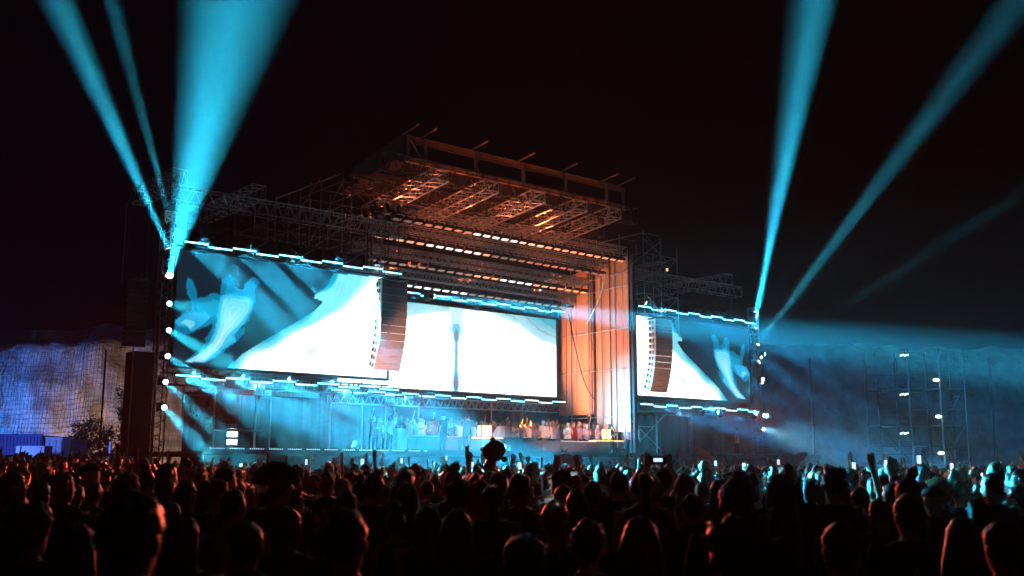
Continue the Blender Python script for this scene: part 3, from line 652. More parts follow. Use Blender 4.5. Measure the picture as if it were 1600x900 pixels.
# ------------------------------------------------------------------ scaffold towers beside the roof
def scaffold(s0, s1, t0, t1, z0, z1, ns, nt_, lift, label, m, name='scaffold_tower', skip=None, extra=()):
    root = sthing(name, (s0, t0, z0), label, 'scaffold'); H = z1 - z0
    S_ = [(s1 - s0) * i / ns for i in range(ns + 1)]; T_ = [(t1 - t0) * i / nt_ for i in range(nt_ + 1)]
    hf = (lambda x, y: H) if skip is None else skip
    for x in S_:
        for y in T_: rod('post', (x, y, 0), (x, y, hf(x, y)), .03, m, root)
    z = lift
    while z < H + .01:
        for y in T_:
            for a, b_ in zip(S_, S_[1:]):
                if hf(a, y) >= z - .01 and hf(b_, y) >= z - .4: rod('ledger', (a, y + .04, z), (b_, y + .04, z), .022, m, root)
        for x in S_:
            for a, b_ in zip(T_, T_[1:]):
                if hf(x, a) >= z - .01: rod('ledger', (x + .04, a, z), (x + .04, b_, z), .022, m, root)
        for i, (a, b_) in enumerate(zip(S_, S_[1:])):
            if hf(a, T_[0]) >= z - .01 and hf(b_, T_[0]) >= z - .4:
                rod('brace', (a if i % 2 else b_, -.04, z - lift), (b_ if i % 2 else a, -.04, z), .02, m, root)
        z += lift
    for p, q in extra: rod('brace', p, q, .026, m, root)
    return root
scaffold(-4.6, .4, 2.2, 6.2, 8.0, 15.2, 3, 2, 1.15, 'dark scaffold lattice stepping up to the left of the roof', M['steel'],
         skip=lambda x, y: 5.6 + 1.7 * min(1, x / 3.2), extra=[((.2, 0, 3.6), (2.2, 0, 6.9)), ((1.5, 0, 3.4), (3.4, 0, 7)), ((0, 0, 5.5), (3.2, 0, 7.2))])
scaffold(15.9, 18.6, -.4, 3.2, 9.0, 14.7, 2, 2, 1.1, 'dark scaffold tower to the right of the roof above the right screen', M['steel'],
         skip=lambda x, y: 5.7 - .7 * x / 2.6, extra=[((-1.6, 0, 3.2), (1.4, 0, 5.2)), ((0, 0, 5.2), (2.4, .3, 4.1))])
scaffold(-.4, .4, 1.5, 5, 10.2, 13.5, 1, 1, 1.6, 'slim scaffold legs behind the left line array', M['steel'], name='slim_scaffold')
r_ = sthing('roof_spotlight', (17.6, -.4, 12.7), 'small lit spotlight on the scaffold at the right of the roof', 'spotlight')
MB().loft([((0, .2, 0), .09, .09), ((0, -.12, -.06), .13, .13)], 12).build('can', M['black'], r_); MB().ball((0, -.15, -.07), .1, .05, .1, 10, 6).build('lens', M['warm2'], r_)
# small fixtures clustered under the left roof corner
for i in range(9):
    s = -.6 + .33 * (i % 5); t = .6 + .8 * (i // 5); r_ = sthing('hanging_spotlight', (s, t, 13.55 - .25 * (i % 2)), f'small dark spotlight hanging under the left roof corner, {ORD[i]} of nine', 'spotlight', 'spotlights under the left roof corner')
    rod('hook', (0, 0, .15), (0, 0, .5), .02, M['steel'], r_); a = random.uniform(-.5, .5)
    MB().loft([((0, 0, .18), .08, .08), ((a * .3, -.12, -.28), .12, .12)], 10).build('can', M['dsteel'], r_)

scaffold(-9.7, .2, .6, 2.0, 10.7, 12.3, 9, 1, .75, 'low dim scaffold band between the left wing screen and its roof truss', M['dsteel'])
scaffold(15.7, 25.6, .6, 2.0, 10.6, 12.1, 9, 1, .72, 'low dim scaffold band above the right wing screen', M['dsteel'])
# blue pipe frames below the left wing
r_ = sthing('blue_pipe_frame', (-8.6, 1.5, 2.52), 'blue lit pipe frame below the left wing screen', 'scaffold')
blue = mat('blue_painted_pipe', (.08, .12, .5), .5, emis=None)
for p, q in (((0, 0, 1.0), (0, 0, 2.5)), ((1.3, 0, 0), (1.3, 0, 2.6)), ((0, 0, 2.25), (1.3, 0, 2.25)), ((1.3, 0, .9), (3.4, 0, .9)), ((3.4, .6, .2), (3.4, .6, 2.9))): rod('pipe', p, q, .045, M['alu'], r_)
r_ = sthing('lit_shelf_tower', (-5.6, 3.4, 2.52), 'narrow tower of white lit shelves below the left wing screen', 'shelf')
for i in range(4): MB().box((0, 0, .15 + i * .33), (.3, .3, .2)).build('shelf_box', M['bulb'] if i in (1, 2) else M['table'], r_)
for x in (-.2, .2): rod('post', (x, -.18, 0), (x, -.18, 1.5), .02, M['dsteel'], r_)
r_ = sthing('curtain_strip', (-7.0, 5.0, 2.52), 'narrow camouflage netting strip hanging below the left wing screen', 'netting')
mb = MB()
for i in range(240):
    c = Vector((random.uniform(0, 1.6), random.uniform(-.1, .1), random.uniform(1.0, 7.2))); a = Vector((random.uniform(-1, 1), random.uniform(-.5, .5), random.uniform(-1, 1))).normalized() * .14; b2 = a.cross(Vector((0, 1, 0))).normalized() * .1
    mb.quad(c - a, c - b2, c + a, c + b2)
mb.build('netting', M['grey'], r_, kind='stuff')

# ------------------------------------------------------------------ far left yard
def wthing(name, loc, label, cat, rz=0, group=None): return thing(name, loc, rz, label, cat, group)
gz = ground_z(-30, 60)
def box_container(px0, px1, pyt, Y, name, label, m, ribs=14):
    a = at_depth(px0, 705, Y); b_ = at_depth(px1, pyt, Y); wd = b_.x - a.x; h = b_.z - gz
    root = wthing(name, ((a.x + b_.x) / 2, Y, gz), label, 'container'); MB().box((0, 1.2, h / 2), (wd, 2.4, h)).build('body', m, root)
    for i in range(ribs): MB().box((-wd / 2 + wd * (i + .5) / ribs, -.03, h / 2), (wd / ribs * .5, .06, h - .2)).build('rib', m, root)
    MB().box((0, -.02, h + .04), (wd + .05, .12, .08)).build('roof_rail', m, root)
    return root, h, wd
box_container(-20, 66, 680, 60, 'shipping_container', 'long blue lit shipping container at the far left below the cliff', M['contb'], 16)
box_container(70, 110, 685, 60, 'white_cabin', 'pale blue lit cabin beside the long container', M['contw'], 4)
q = at_depth(45, 702, 57)
r_ = wthing('white_kiosk', (q.x, 57, gz), 'small white stepped kiosk in front of the blue container', 'kiosk')
MB().box((.3, 0, 1.1), (1.5, 1, 2.6)).build('tall_block', M['contw'], r_); MB().box((-.9, 0, .85), (1.1, 1, 1.7)).build('low_block', M['contw'], r_); MB().box((.35, -.52, 1.1), (.55, .05, 1.2)).build('doorway', M['contb'], r_)
def shrub(px, pyt, Y, wd, label):
    top = at_depth(px, pyt, Y); h = top.z - gz; root = wthing('small_tree', (top.x, Y, gz), label, 'tree')
    tr = MB().loft([((0, 0, 0), .12, .12), ((.1, 0, h * .4), .08, .08), ((0, .1, h * .8), .03, .03)], 7)
    for k in range(5):
        a = random.uniform(0, 6.28); z = h * random.uniform(.3, .6); tr.bar((0, 0, z), (math.cos(a) * wd * .4, math.sin(a) * .5, z + h * .25), .04, 5, .01)
    tr.build('trunk', M['bark'], root); mb = MB()
    cl = [(random.uniform(-.42, .42) * wd, random.uniform(-.6, .6), random.uniform(.3, .95) * h, random.uniform(.3, .6)) for _ in range(16)]
    for i in range(1500):
        cx, cy, cz, cr_ = random.choice(cl); v = Vector((random.gauss(0, .5), random.gauss(0, .5), random.gauss(0, .5))) * cr_; c = Vector((cx * (1.2 - .7 * cz / h), cy, cz)) + v
        a = Vector((random.uniform(-1, 1), random.uniform(-1, 1), random.uniform(-1, 1))).normalized() * .09; b2 = a.cross(Vector((random.random(), random.random(), random.random()))).normalized() * .05
        mb.quad(c - a, c - b2, c + a, c + b2)
    mb.build('crown', M['leaf'], root)
shrub(137, 656, 64, 2.6, 'small dark tree before the warm lit cliff, left of the pair'); shrub(157, 655, 65, 1.8, 'small dark tree before the warm lit cliff, right of the pair'); shrub(122, 676, 63, 2.2, 'low dark bush beside the pale cabin')
shrub(195, 600, 66, .8, 'tall thin dark cypress-like tree at the right edge of the lit cliff')
r_ = wthing('white_goal_frame', (at_depth(172, 700, 56).x, 56, gz), 'white H shaped pipe frame at the foot of the cliff', 'barrier')
for p, q in (((0, 0, 0), (0, 0, 2.6)), ((.65, 0, 0), (.65, 0, 2.6)), ((0, 0, 1.3), (1.5, 0, 1.3))): rod('pipe', p, q, .06, M['contw'], r_)
r_ = wthing('white_barrier_boards', (at_depth(154, 703, 56).x, 56, gz), 'row of small white boards low before the dark trees', 'barrier')
for i in range(3): MB().box((-.45 + i * .45, 0, 1.2), (.42, .08, .28)).build('board', M['contw'], r_)
for x in (-.6, .6): rod('leg', (x, .06, 0), (x, .06, 1.2), .03, M['dsteel'], r_)

# floodlights of the yard (fixtures stand on the ground)
def floodlight(loc, to, ang, pw, col, label):
    root = wthing('floodlight', loc, label, 'floodlight'); h = Vector((0, 0, 1.2)); d = (Vector(to) - Vector(loc) - h).normalized()
    rod('stand', (0, 0, 0), h, .03, M['dsteel'], root); MB().loft([(h - d * .15, .1, .1, d), (h + d * .1, .22, .18, d)], 12).build('can', M['black'], root)
    spot(Vector(loc) + h + d * .15, to, ang, pw, col, .2, 1.0)
floodlight((-39.5, 66.5, .4), (-38.5, 76, 5), 140, 36000, (.022, .19, 1), 'blue floodlight standing left of the containers')
floodlight((-28.6, 66.5, .4), (-27.5, 74, 4), 120, 5500, (1, .62, .34), 'warm floodlight at the foot of the lit cliff')
floodlight((-22, 52, .4), (-19, 60, 5), 110, 900, (.12, .2, 1), 'blue floodlight beside the draped tower')
floodlight((34, 70, .2), (44, 86, 7), 120, 3500, (.01, .1, .55), 'dim blue floodlight beyond the right scaffold stairs')

floodlight((-28.5, 51.5, .4), (-26, 58.5, 1.6), 110, 2400, (.10, .22, 1), 'small added blue floodlight before the containers')  # added out of view to turn the containers blue

# ------------------------------------------------------------------ right scaffold stair tower
M['tower'] = mat('weathered_scaffold', (.05, .05, .052), .8, 0, var=.3)
def stair_tower():
    Y = 68; a = at_depth(1378, 720, Y); b_ = at_depth(1503, 545, Y); W_ = b_.x - a.x; L = 2.36; zt = b_.z
    root = wthing('scaffold_stair_tower', (a.x, Y, 0), 'tall scaffold stair tower with three lit landings at the right', 'scaffold')
    xs = [0, W_ * .36, W_ * .72, W_]; m = M['tower']
    for x in xs:
        for y in (0, 2.2): rod('post', (x, y, 0), (x, y, zt), .09 if x in (xs[1], xs[2]) else .05, m, root)
    for k in range(1, 4):
        z = k * L - .3
        MB().box((W_ / 2, 1.1, z), (W_, 2.2, .1)).build('landing', m, root)
        for y in (0, 2.2):
            for dz in (.55, 1.05): rod('guard_rail', (0, y + .03, z + dz), (W_, y + .03, z + dz), .022, m, root)
    for k in range(3):
        z = k * L + (-.3 if k else 0)
        for x0, x1 in ((xs[0] + .1, xs[1]), (xs[2] + .1, xs[3])):
            for y in (.3, 1.1): rod('stringer', (x0, y, z + (L if x0 < 1 else 0) - 0), (x1, y, z + (0 if x0 < 1 else L)), .035, m, root)
            for i in range(8):
                f = (i + .5) / 8; MB().box((x0 + (x1 - x0) * f, .7, z + L * (1 - f if x0 < 1 else f)), (.26, .8, .04)).build('tread', M['tower'], root)
        # louvred panel with indicator dots
        for i in range(7): MB().box((xs[1] - .55, -.06, z + .5 + i * .14), (.62, .02, .05)).build('slat', M['tower'], root)
    return root, xs, L, W_, a.x, Y
root, xs, L, W_, ax_, Y_ = stair_tower()
for k, nm in enumerate(('lowest', 'middle', 'topmost')):
    z = at_depth(1463, (708, 651, 594)[k], Y_).z
    r_ = wthing('bulkhead_lamp', (at_depth(1462, 600, Y_).x, Y_ - .1, z), f'oval white bulkhead lamp, {nm} of three on the scaffold stairs', 'lamp', group='lamps on the scaffold stairs')
    MB().box((0, .05, .1), (.6, .1, .1)).build('housing', M['black'], r_); MB().ball((0, -.02, 0), 0.2, .1, .09, 14, 8).build('glass', M['bulb'], r_, True)
    l = bpy.data.lights.new('bulkhead', 'POINT'); l.energy = 14; l.color = (.75, 1, .95); l.shadow_soft_size = .15; o = bpy.data.objects.new('bulkhead', l); C.objects.link(o); o.location = (r_.location.x, Y_ - .3, z - .1)
for k, py in enumerate((555, 616, 677)):
    q = at_depth(1413, py, Y_ - .2); r_ = wthing('indicator_panel', (q.x, q.y, q.z), f'small row of white dots on the {("top", "middle", "bottom")[k]} louvred panel of the stairs', 'panel')
    mb = MB(); MB().box((0, .03, 0), (.6, .03, .22)).build('plate', M['black'], r_)
    for i in range(6): mb.box((-.24 + i * .09 + .02 * (i % 2), 0, .03 * (i % 3 - 1)), (.045, .02, .07))
    mb.build('dots', M['bulb'], r_)
r_ = wthing('dark_building', (50, 78, 0), 'low dark block building at the right edge behind the scaffold', 'building')
for i in range(6): MB().box((-6 + i * 2.4, 0, 3.4), (2.36, 3, 6.8)).build('wall_panel', M['cloth'], r_)
MB().box((0, 0, 6.9), (14.6, 3.2, .2)).build('roof', M['black'], r_)
for i, px in enumerate((1265, 1545)):
    q = at_depth(px, 560, 74); r_ = wthing('tall_mast', (q.x, 74, 0), f'tall thin dark mast before the right cliff, {ORD[i]} from the left', 'mast', group='masts before the right cliff'); rod('pole', (0, 0, 0), (0, 0, q.z), .1, M['black'], r_); MB().box((0, 0, .1), (.6, .6, .2)).build('foot', M['dsteel'], r_)
# crowd barrier in front of the stage
for i in range(14):
    r_ = sthing('crowd_barrier', (-9 + i * 2.6, ST - 1.6, .2), f'steel crowd barrier panel before the stage, {ORD[i]} from the left', 'barrier', 'barriers before the stage')
    MB().box((0, 0, .6), (2.5, .05, 1.1)).build('panel', M['dsteel'], r_); rod('top_rail', (-1.25, 0, 1.2), (1.25, 0, 1.2), .04, M['steel'], r_)
#PEOPLE_BEGIN
# ================================================================== people
def H2(c, w): return Vector(c)
def remesh(mb, vox, faces, sm=2, seed=None):
    me = mb.mesh('person_mesh'); ob = bpy.data.objects.new('tmp', me); C.objects.link(ob)
    m = ob.modifiers.new('r', 'REMESH'); m.mode = 'VOXEL'; m.voxel_size = vox
    if sm: q = ob.modifiers.new('s', 'SMOOTH'); q.iterations = sm; q.factor = .5
    dg = bpy.context.evaluated_depsgraph_get(); ev = bpy.data.meshes.new_from_object(ob.evaluated_get(dg))
    ob.modifiers.clear(); ob.data = ev; n = len(ev.polygons) * 2
    if n > faces:
        d = ob.modifiers.new('d', 'DECIMATE'); d.ratio = faces / n
        dg = bpy.context.evaluated_depsgraph_get(); ev = bpy.data.meshes.new_from_object(ob.evaluated_get(dg))
    bpy.data.objects.remove(ob); ev.shade_smooth(); return ev
def arm_pts(pose, sd, rnd):
    sh = Vector((.185 * sd, 0, 1.41))
    e, w, hd = {'down': ((.235, -.02, 1.13), (.25, .05, .89), (0, .15, -1)), 'fold': ((.23, .02, 1.14), (.13, .24, 1.22), (-.3, .7, .5)),
                'up': ((.29, .06, 1.60), (.25, .10, 1.87), (0, .1, 1)), 'high': ((.22, .08, 1.68), (.17, .14, 1.95), (-.05, .1, 1)), 'lean': ((.33, .05, 1.55), (.38, .12, 1.80), (.3, .1, 1)),
                'phone': ((.24, .17, 1.50), (.12, .25, 1.76), (-.12, .2, 1)), 'mid': ((.33, .14, 1.46), (.28, .27, 1.67), (-.1, .2, 1)), 'fan': ((.30, .10, 1.20), (.27, .27, 1.46), (0, .1, 1)), 'head': ((.38, .02, 1.58), (.16, .04, 1.74), (-1, 0, .25))}[pose]
    return sh, Vector((e[0] * sd, e[1], e[2])), Vector((w[0] * sd, w[1], w[2])), Vector((hd[0] * sd, hd[1], hd[2])).normalized()
def hand(mb, w, d, sd, curl=.3):
    # palm, four unequal fingers and a thumb
    side = d.cross(Vector((0, 1, 0)) if abs(d.y) < .8 else Vector((0, 0, 1))).normalized(); nrm = side.cross(d).normalized()
    mb.loft([(w, .026, .02, d), (w + d * .03, .036, .016, d), (w + d * .075, .042, .015, d), (w + d * .095, .038, .012, d)], 8)
    for i, (o, L) in enumerate(((-.030, .062), (-.010, .074), (.011, .078), (.031, .068))):
        a = w + d * .088 + side * o; f1 = a + (d + side * o * 5) .normalized() * L * .5 + nrm * curl * .01; f2 = f1 + (d + side * o * 5 + nrm * curl).normalized() * L * .5
        mb.loft([(a - d * .012, .0098, .0098), (f1, .009, .009), (f2, .0075, .0075)], 6)
    a = w + d * .03 + side * .034 * sd; b_ = a + (d * .6 + side * sd * .8).normalized() * .035; c = b_ + (d * .9 + side * sd * .35).normalized() * .03
    mb.loft([(a - side * .012 * sd, .012, .012), (b_, .0105, .0105), (c, .008, .008)], 6)
def body_mb(pl, pr, fem=False, wide=1.0):
    mb = MB(); sw = (.92 if fem else 1.0) * wide
    mb.loft([((0, 0, .82), .15, .10), ((0, 0, .90), .172, .115), ((0, 0, .98), .165 * (1.06 if fem else 1), .115), ((0, 0, 1.10), .138 * wide, .10), ((0, .005, 1.24), .160 * sw, .115), ((0, 0, 1.34), .182 * sw, .112), ((0, -.005, 1.41), .178 * sw, .09), ((0, -.01, 1.455), .12, .075), ((0, -.01, 1.48), .065, .062)], 20)
    for sd in (-1, 1):
        mb.loft([((.09 * sd, 0, .90), .088, .098), ((.10 * sd, .005, .72), .08, .088), ((.105 * sd, .01, .50), .055, .06), ((.105 * sd, -.005, .36), .052, .058), ((.108 * sd, -.02, .10), .036, .04), ((.108 * sd, -.02, .03), .04, .045)], 12)
        mb.loft([((.11 * sd, -.06, .04), .035, .035, (0, 1, 0)), ((.112 * sd, .05, .04), .042, .035, (0, 1, 0)), ((.116 * sd, .16, .025), .038, .022, (0, 1, 0)), ((.118 * sd, .19, .02), .02, .014, (0, 1, 0))], 10)
        sh, e, w, d = arm_pts(pl if sd < 0 else pr, sd, None)
        mb.loft([(Vector((.12 * sd, 0, 1.40)), .05, .055), (sh, .055, .055), (sh.lerp(e, .3), .047, .047), (e, .037, .037), (e.lerp(w, .3), .038, .038), (w, .026, .024)], 10)
        hand(mb, w - d * .01, d, -sd)
    mb.loft([((0, -.01, 1.43), .062, .06), ((0, -.004, 1.50), .052, .053), ((0, .006, 1.57), .050, .052)], 12)
    hd = [((0, .035, 1.487), .028, .03), ((0, .022, 1.505), .048, .062), ((0, .012, 1.54), .062, .083), ((0, .004, 1.58), .070, .094), ((0, 0, 1.62), .0745, .098), ((0, -.004, 1.66), .074, .096), ((0, -.008, 1.695), .062, .08), ((0, -.01, 1.718), .035, .045)]
    mb.loft([(c, a, b_, (0, 0, 1)) for c, a, b_ in hd], 18)
    mb.loft([((0, .088, 1.625), .008, .01, (0, 0, 1)), ((0, .102, 1.60), .011, .014, (0, 0, 1)), ((0, .108, 1.578), .017, .016, (0, 0, 1)), ((0, .09, 1.568), .01, .01, (0, 0, 1))], 8)   # nose
    mb.ball((0, .088, 1.541), .024, .014, .006); mb.ball((0, .086, 1.530), .02, .013, .007); mb.ball((0, .088, 1.640), .05, .01, .008)   # lips and brow
    for sd in (-1, 1): mb.ball((.077 * sd, -.008, 1.60), .011, .019, .033)
    return mb
def shirt_mb(pl, pr, kind, fem=False, wide=1.0):
    mb = MB(); sw = (.92 if fem else 1.0) * wide; g = .016
    mb.loft([((0, 0, .84), .178 * wide, .128), ((0, 0, .96), .178 * wide, .13), ((0, 0, 1.10), .158 * wide, .118), ((0, .005, 1.24), .172 * sw + .006, .128), ((0, 0, 1.34), .196 * sw, .125), ((0, -.005, 1.41), .192 * sw, .102), ((0, -.01, 1.457), .125, .085), ((0, -.01, 1.478 if kind != 'tank' else 1.45), .075, .068)], 22)
    if kind != 'tank':
        for sd in (-1, 1):
            sh, e, w, d = arm_pts(pl if sd < 0 else pr, sd, None); t = .72 if kind == 'tee' else 1
            rs = [(Vector((.11 * sd, 0, 1.39)), .058, .064), (sh, .07, .07), (sh.lerp(e, .35), .064, .064), (sh.lerp(e, t), .058, .058)]
            if kind == 'long': rs += [(e.lerp(w, .4), .05, .05), (e.lerp(w, .93), .038, .038)]
            mb.loft(rs, 12)
        if kind == 'long': mb.loft([((0, -.05, 1.43), .09, .05), ((0, -.075, 1.47), .085, .045), ((0, -.07, 1.50), .06, .03)], 14)
    return mb
def trousers_mb():
    mb = MB(); mb.loft([((0, 0, .80), .16, .12), ((0, 0, .88), .182, .128), ((0, 0, .95), .170, .122)], 20)
    for sd in (-1, 1): mb.loft([((.09 * sd, 0, .90), .098, .108), ((.10 * sd, .005, .70), .09, .098), ((.105 * sd, .01, .48), .072, .078), ((.108 * sd, -.01, .12), .06, .066)], 14)
    return mb
def hair_mb(kind, rn):
    mb = MB()
    sx, sy, sz, nz, cen = {'curly': (.112, .128, .118, .022, (0, -.012, 1.655)), 'crop': (.079, .102, .1, .003, (0, -.006, 1.632))}.get(kind, (.087, .110, .108, .008, (0, -.012, 1.635)))
    def fn(q):
        n_ = NZ.noise(q * 22 + Vector((rn * 3.7, 0, 0))) * nz * 1.8 + NZ.noise(q * 60 + Vector((rn, 5, 0))) * nz * .9
        q = q * (1 + n_ / .1)
        if q.y > .035 and q.z < .045: q = Vector((q.x * .6, .02, max(q.z, -.02)))
        if kind in ('short', 'crop') and q.z < -.015 and q.y > -.045: q = Vector((q.x * .72, q.y, q.z))
        if q.z < -.055 and q.y <= .035: q = Vector((q.x * .93, q.y - .004, q.z + .012 * NZ.noise(Vector((q.x * 50, rn, 0)))))
        return q
    mb.ball(cen, sx, sy, sz, 30, 20, fn)
    if kind in ('long', 'wavy'):
        L = 1.18 if kind == 'long' else 1.30; w_ = .1 if kind == 'long' else .12
        mb.loft([((0, -.03, 1.70), .07, .07, (0, 0, 1)), ((0, -.045, 1.62), .097, .085, (0, 0, 1)), ((0, -.06, 1.50), w_, .07, (0, 0, 1)), ((0, -.085, 1.38), w_ * 1.12, .05, (0, 0, 1)), ((.01, -.10, 1.25), w_ * 1.05, .035, (0, 0, 1)), ((0, -.10, L - .06), w_ * .6, .02, (0, 0, 1))], 22)
        k = len(mb.v)
    if kind == 'bun': mb.ball((0, -.055, 1.775), .05, .05, .046, 16, 12, lambda q: q * (1 + .25 * NZ.noise(q * 40)))
    if kind == 'pony': mb.loft([((0, -.10, 1.70), .03, .03), ((0, -.15, 1.69), .038, .036), ((0, -.175, 1.62), .04, .036), ((.01, -.165, 1.48), .038, .032), ((.02, -.15, 1.34), .02, .016)], 12)
    if kind == 'braids':
        for sd in (-1, 1):
            for i in range(9): mb.ball((.07 * sd + .012 * sd * (i % 2), -.075 - .004 * i, 1.56 - .036 * i), .022, .022, .026, 8, 6)
    if kind == 'cap':
        mb = MB(); mb.ball((0, -.01, 1.655), .09, .112, .085, 22, 12, lambda q: Vector((q.x, q.y, max(q.z, -.005)))); mb.loft([((0, .07, 1.655), .075, .01, (0, 1, 0)), ((0, .13, 1.65), .07, .008, (0, 1, 0)), ((0, .175, 1.642), .045, .006, (0, 1, 0))], 12)
    if kind == 'sunhat':
        mb = MB(); mb.ball((0, -.01, 1.65), .095, .115, .11, 22, 12, lambda q: Vector((q.x, q.y, max(q.z, 0)))); mb.loft([((0, 0, 1.655), .19, .20, (0, 0, 1)), ((0, 0, 1.665), .18, .19, (0, 0, 1))], 24)
    # loose strands that break the outline
    if kind not in ('cap', 'sunhat'):
        base = list(mb.v); rs = random.Random(rn); nst = 620 if kind in ('curly', 'wavy') else 430
        for _ in range(nst):
            p = Vector(rs.choice(base))
            if p.y > .05 and p.z < 1.66: continue
            c = Vector(cen) if p.z > 1.55 else Vector((0, -.05, p.z)); out = (p - c)
            if out.length < .03: continue
            out.normalize(); tdir = (Vector((rs.uniform(-1, 1), rs.uniform(-1, 1), -1.2 if kind != 'curly' else rs.uniform(-1, 1)))); tdir = (tdir - out * tdir.dot(out)).normalized()
            L = rs.uniform(.015, .04) * (1.3 if kind in ('curly', 'wavy', 'long') else .8); q = p + tdir * L + out * L * rs.uniform(.12, .5); sdv = out.cross(tdir) * .0016
            mb.v += [tuple(p - sdv - out * .004), tuple(p + sdv - out * .004), tuple(q)]; k = len(mb.v) - 3; mb.f.append((k, k + 1, k + 2))
    me = mb.mesh('hair', True); return me
VAR = []   # (name, poseL, poseR, shirt kind, female, width, hair)
specs = [('short', 'down', 'down', 'tee', False, 1.08, 'short'), ('crop', 'down', 'fold', 'tee', False, 1.12, 'crop'), ('long', 'down', 'down', 'tank', True, .95, 'long'), ('wavy', 'fold', 'down', 'tee', True, .98, 'wavy'),
         ('bun', 'down', 'down', 'tank', True, .95, 'bun'), ('pony', 'fold', 'fold', 'tank', True, .95, 'pony'), ('curly', 'down', 'down', 'tee', False, 1.1, 'curly'), ('cap', 'down', 'fold', 'tee', False, 1.08, 'cap'),
         ('braids', 'down', 'down', 'tank', True, .96, 'braids'), ('one_arm', 'down', 'high', 'tee', False, 1.05, 'short'), ('arms_up', 'up', 'lean', 'tank', True, .96, 'pony'), ('phone_up', 'phone', 'phone', 'tee', False, 1.05, 'short'),
         ('left_arm', 'mid', 'down', 'tee', False, 1.08, 'curly'), ('hoodie', 'down', 'down', 'long', False, 1.12, 'short'), ('handhead', 'head', 'down', 'tee', True, 1.0, 'long'), ('fan_hold', 'fan', 'down', 'tee', False, 1.02, 'short')]
for i, (nm, a, b_, k, fem, wd, hr) in enumerate(specs):
    body = remesh(body_mb(a, b_, fem, wd), .0085, 6000); body.materials.append(SK[0])
    sh = remesh(shirt_mb(a, b_, k, fem, wd), .014, 2200, 3); sh.materials.append(SH[0])
    VAR.append(dict(name=nm, body=body, shirt=sh, hair=hair_mb(hr, i), hk=hr, sk=k, pose=(a, b_)))
    VAR[-1]['hair'].materials.append(HR[0])
trs = remesh(trousers_mb(), .016, 1200); trs.materials.append(TR)
def obj_mat(ob, m):
    ob.material_slots[0].link = 'OBJECT'; ob.material_slots[0].material = m
def person(vi, x, y, z, yaw, h, skin, hair, shirt, label, group, lean=0, wide=1.0):
    V = VAR[vi]; k = h / 1.725
    ob = bpy.data.objects.new('person', V['body']); C.objects.link(ob); ob.location = (x, y, z); ob.rotation_euler = (lean, random.uniform(-.07, .07), yaw); ob.scale = (k * wide, k * wide, k)
    obj_mat(ob, SK[skin]); tag(ob, label, 'person', group)
    for nm, me, m in (('hair' if V['hk'] not in ('cap', 'sunhat') else 'cap', V['hair'], HR[hair] if V['hk'] != 'cap' else SH[shirt % 2]), ('shirt', V['shirt'], SH[shirt]), ('trousers', trs, None)):
        c = bpy.data.objects.new(nm, me); C.objects.link(c); c.parent = ob
        if m is not None: obj_mat(c, m)
    return ob
DJ = P(8, 2, 0)
def yaw_to(x, y, tgt=None, j=.25):
    t = tgt or DJ; return math.atan2(t.y - y, t.x - x) - math.pi / 2 + random.uniform(-j, j)
HW = .172   # head with hair, metres
taken = []; PPL = []
def place_px(px, py, wpx, vi, label, skin=0, hair=0, shirt=0, j=.2, yaw=None, wd=None, add=0):
    """a concertgoer whose head top is seen at (px, py) and whose head is wpx photo pixels wide"""
    V = VAR[vi]; hw = {'curly': .235, 'long': .2, 'wavy': .22}.get(V['hk'], HW); Y = F * hw / wpx; q = at_depth(px, py, Y)
    g = ground_z(q.x, Y); h = (q.z - g + add); h = min(1.98, max(1.5, h)) / {'bun': 1.06, 'curly': 1.03}.get(V['hk'], 1.01)
    o = person(vi, q.x, Y, g, (yaw_to(q.x, Y, j=j) if yaw is None else yaw), h, skin, hair, shirt, label, 'concertgoers in the near crowd')
    taken.append((q.x, Y)); return o
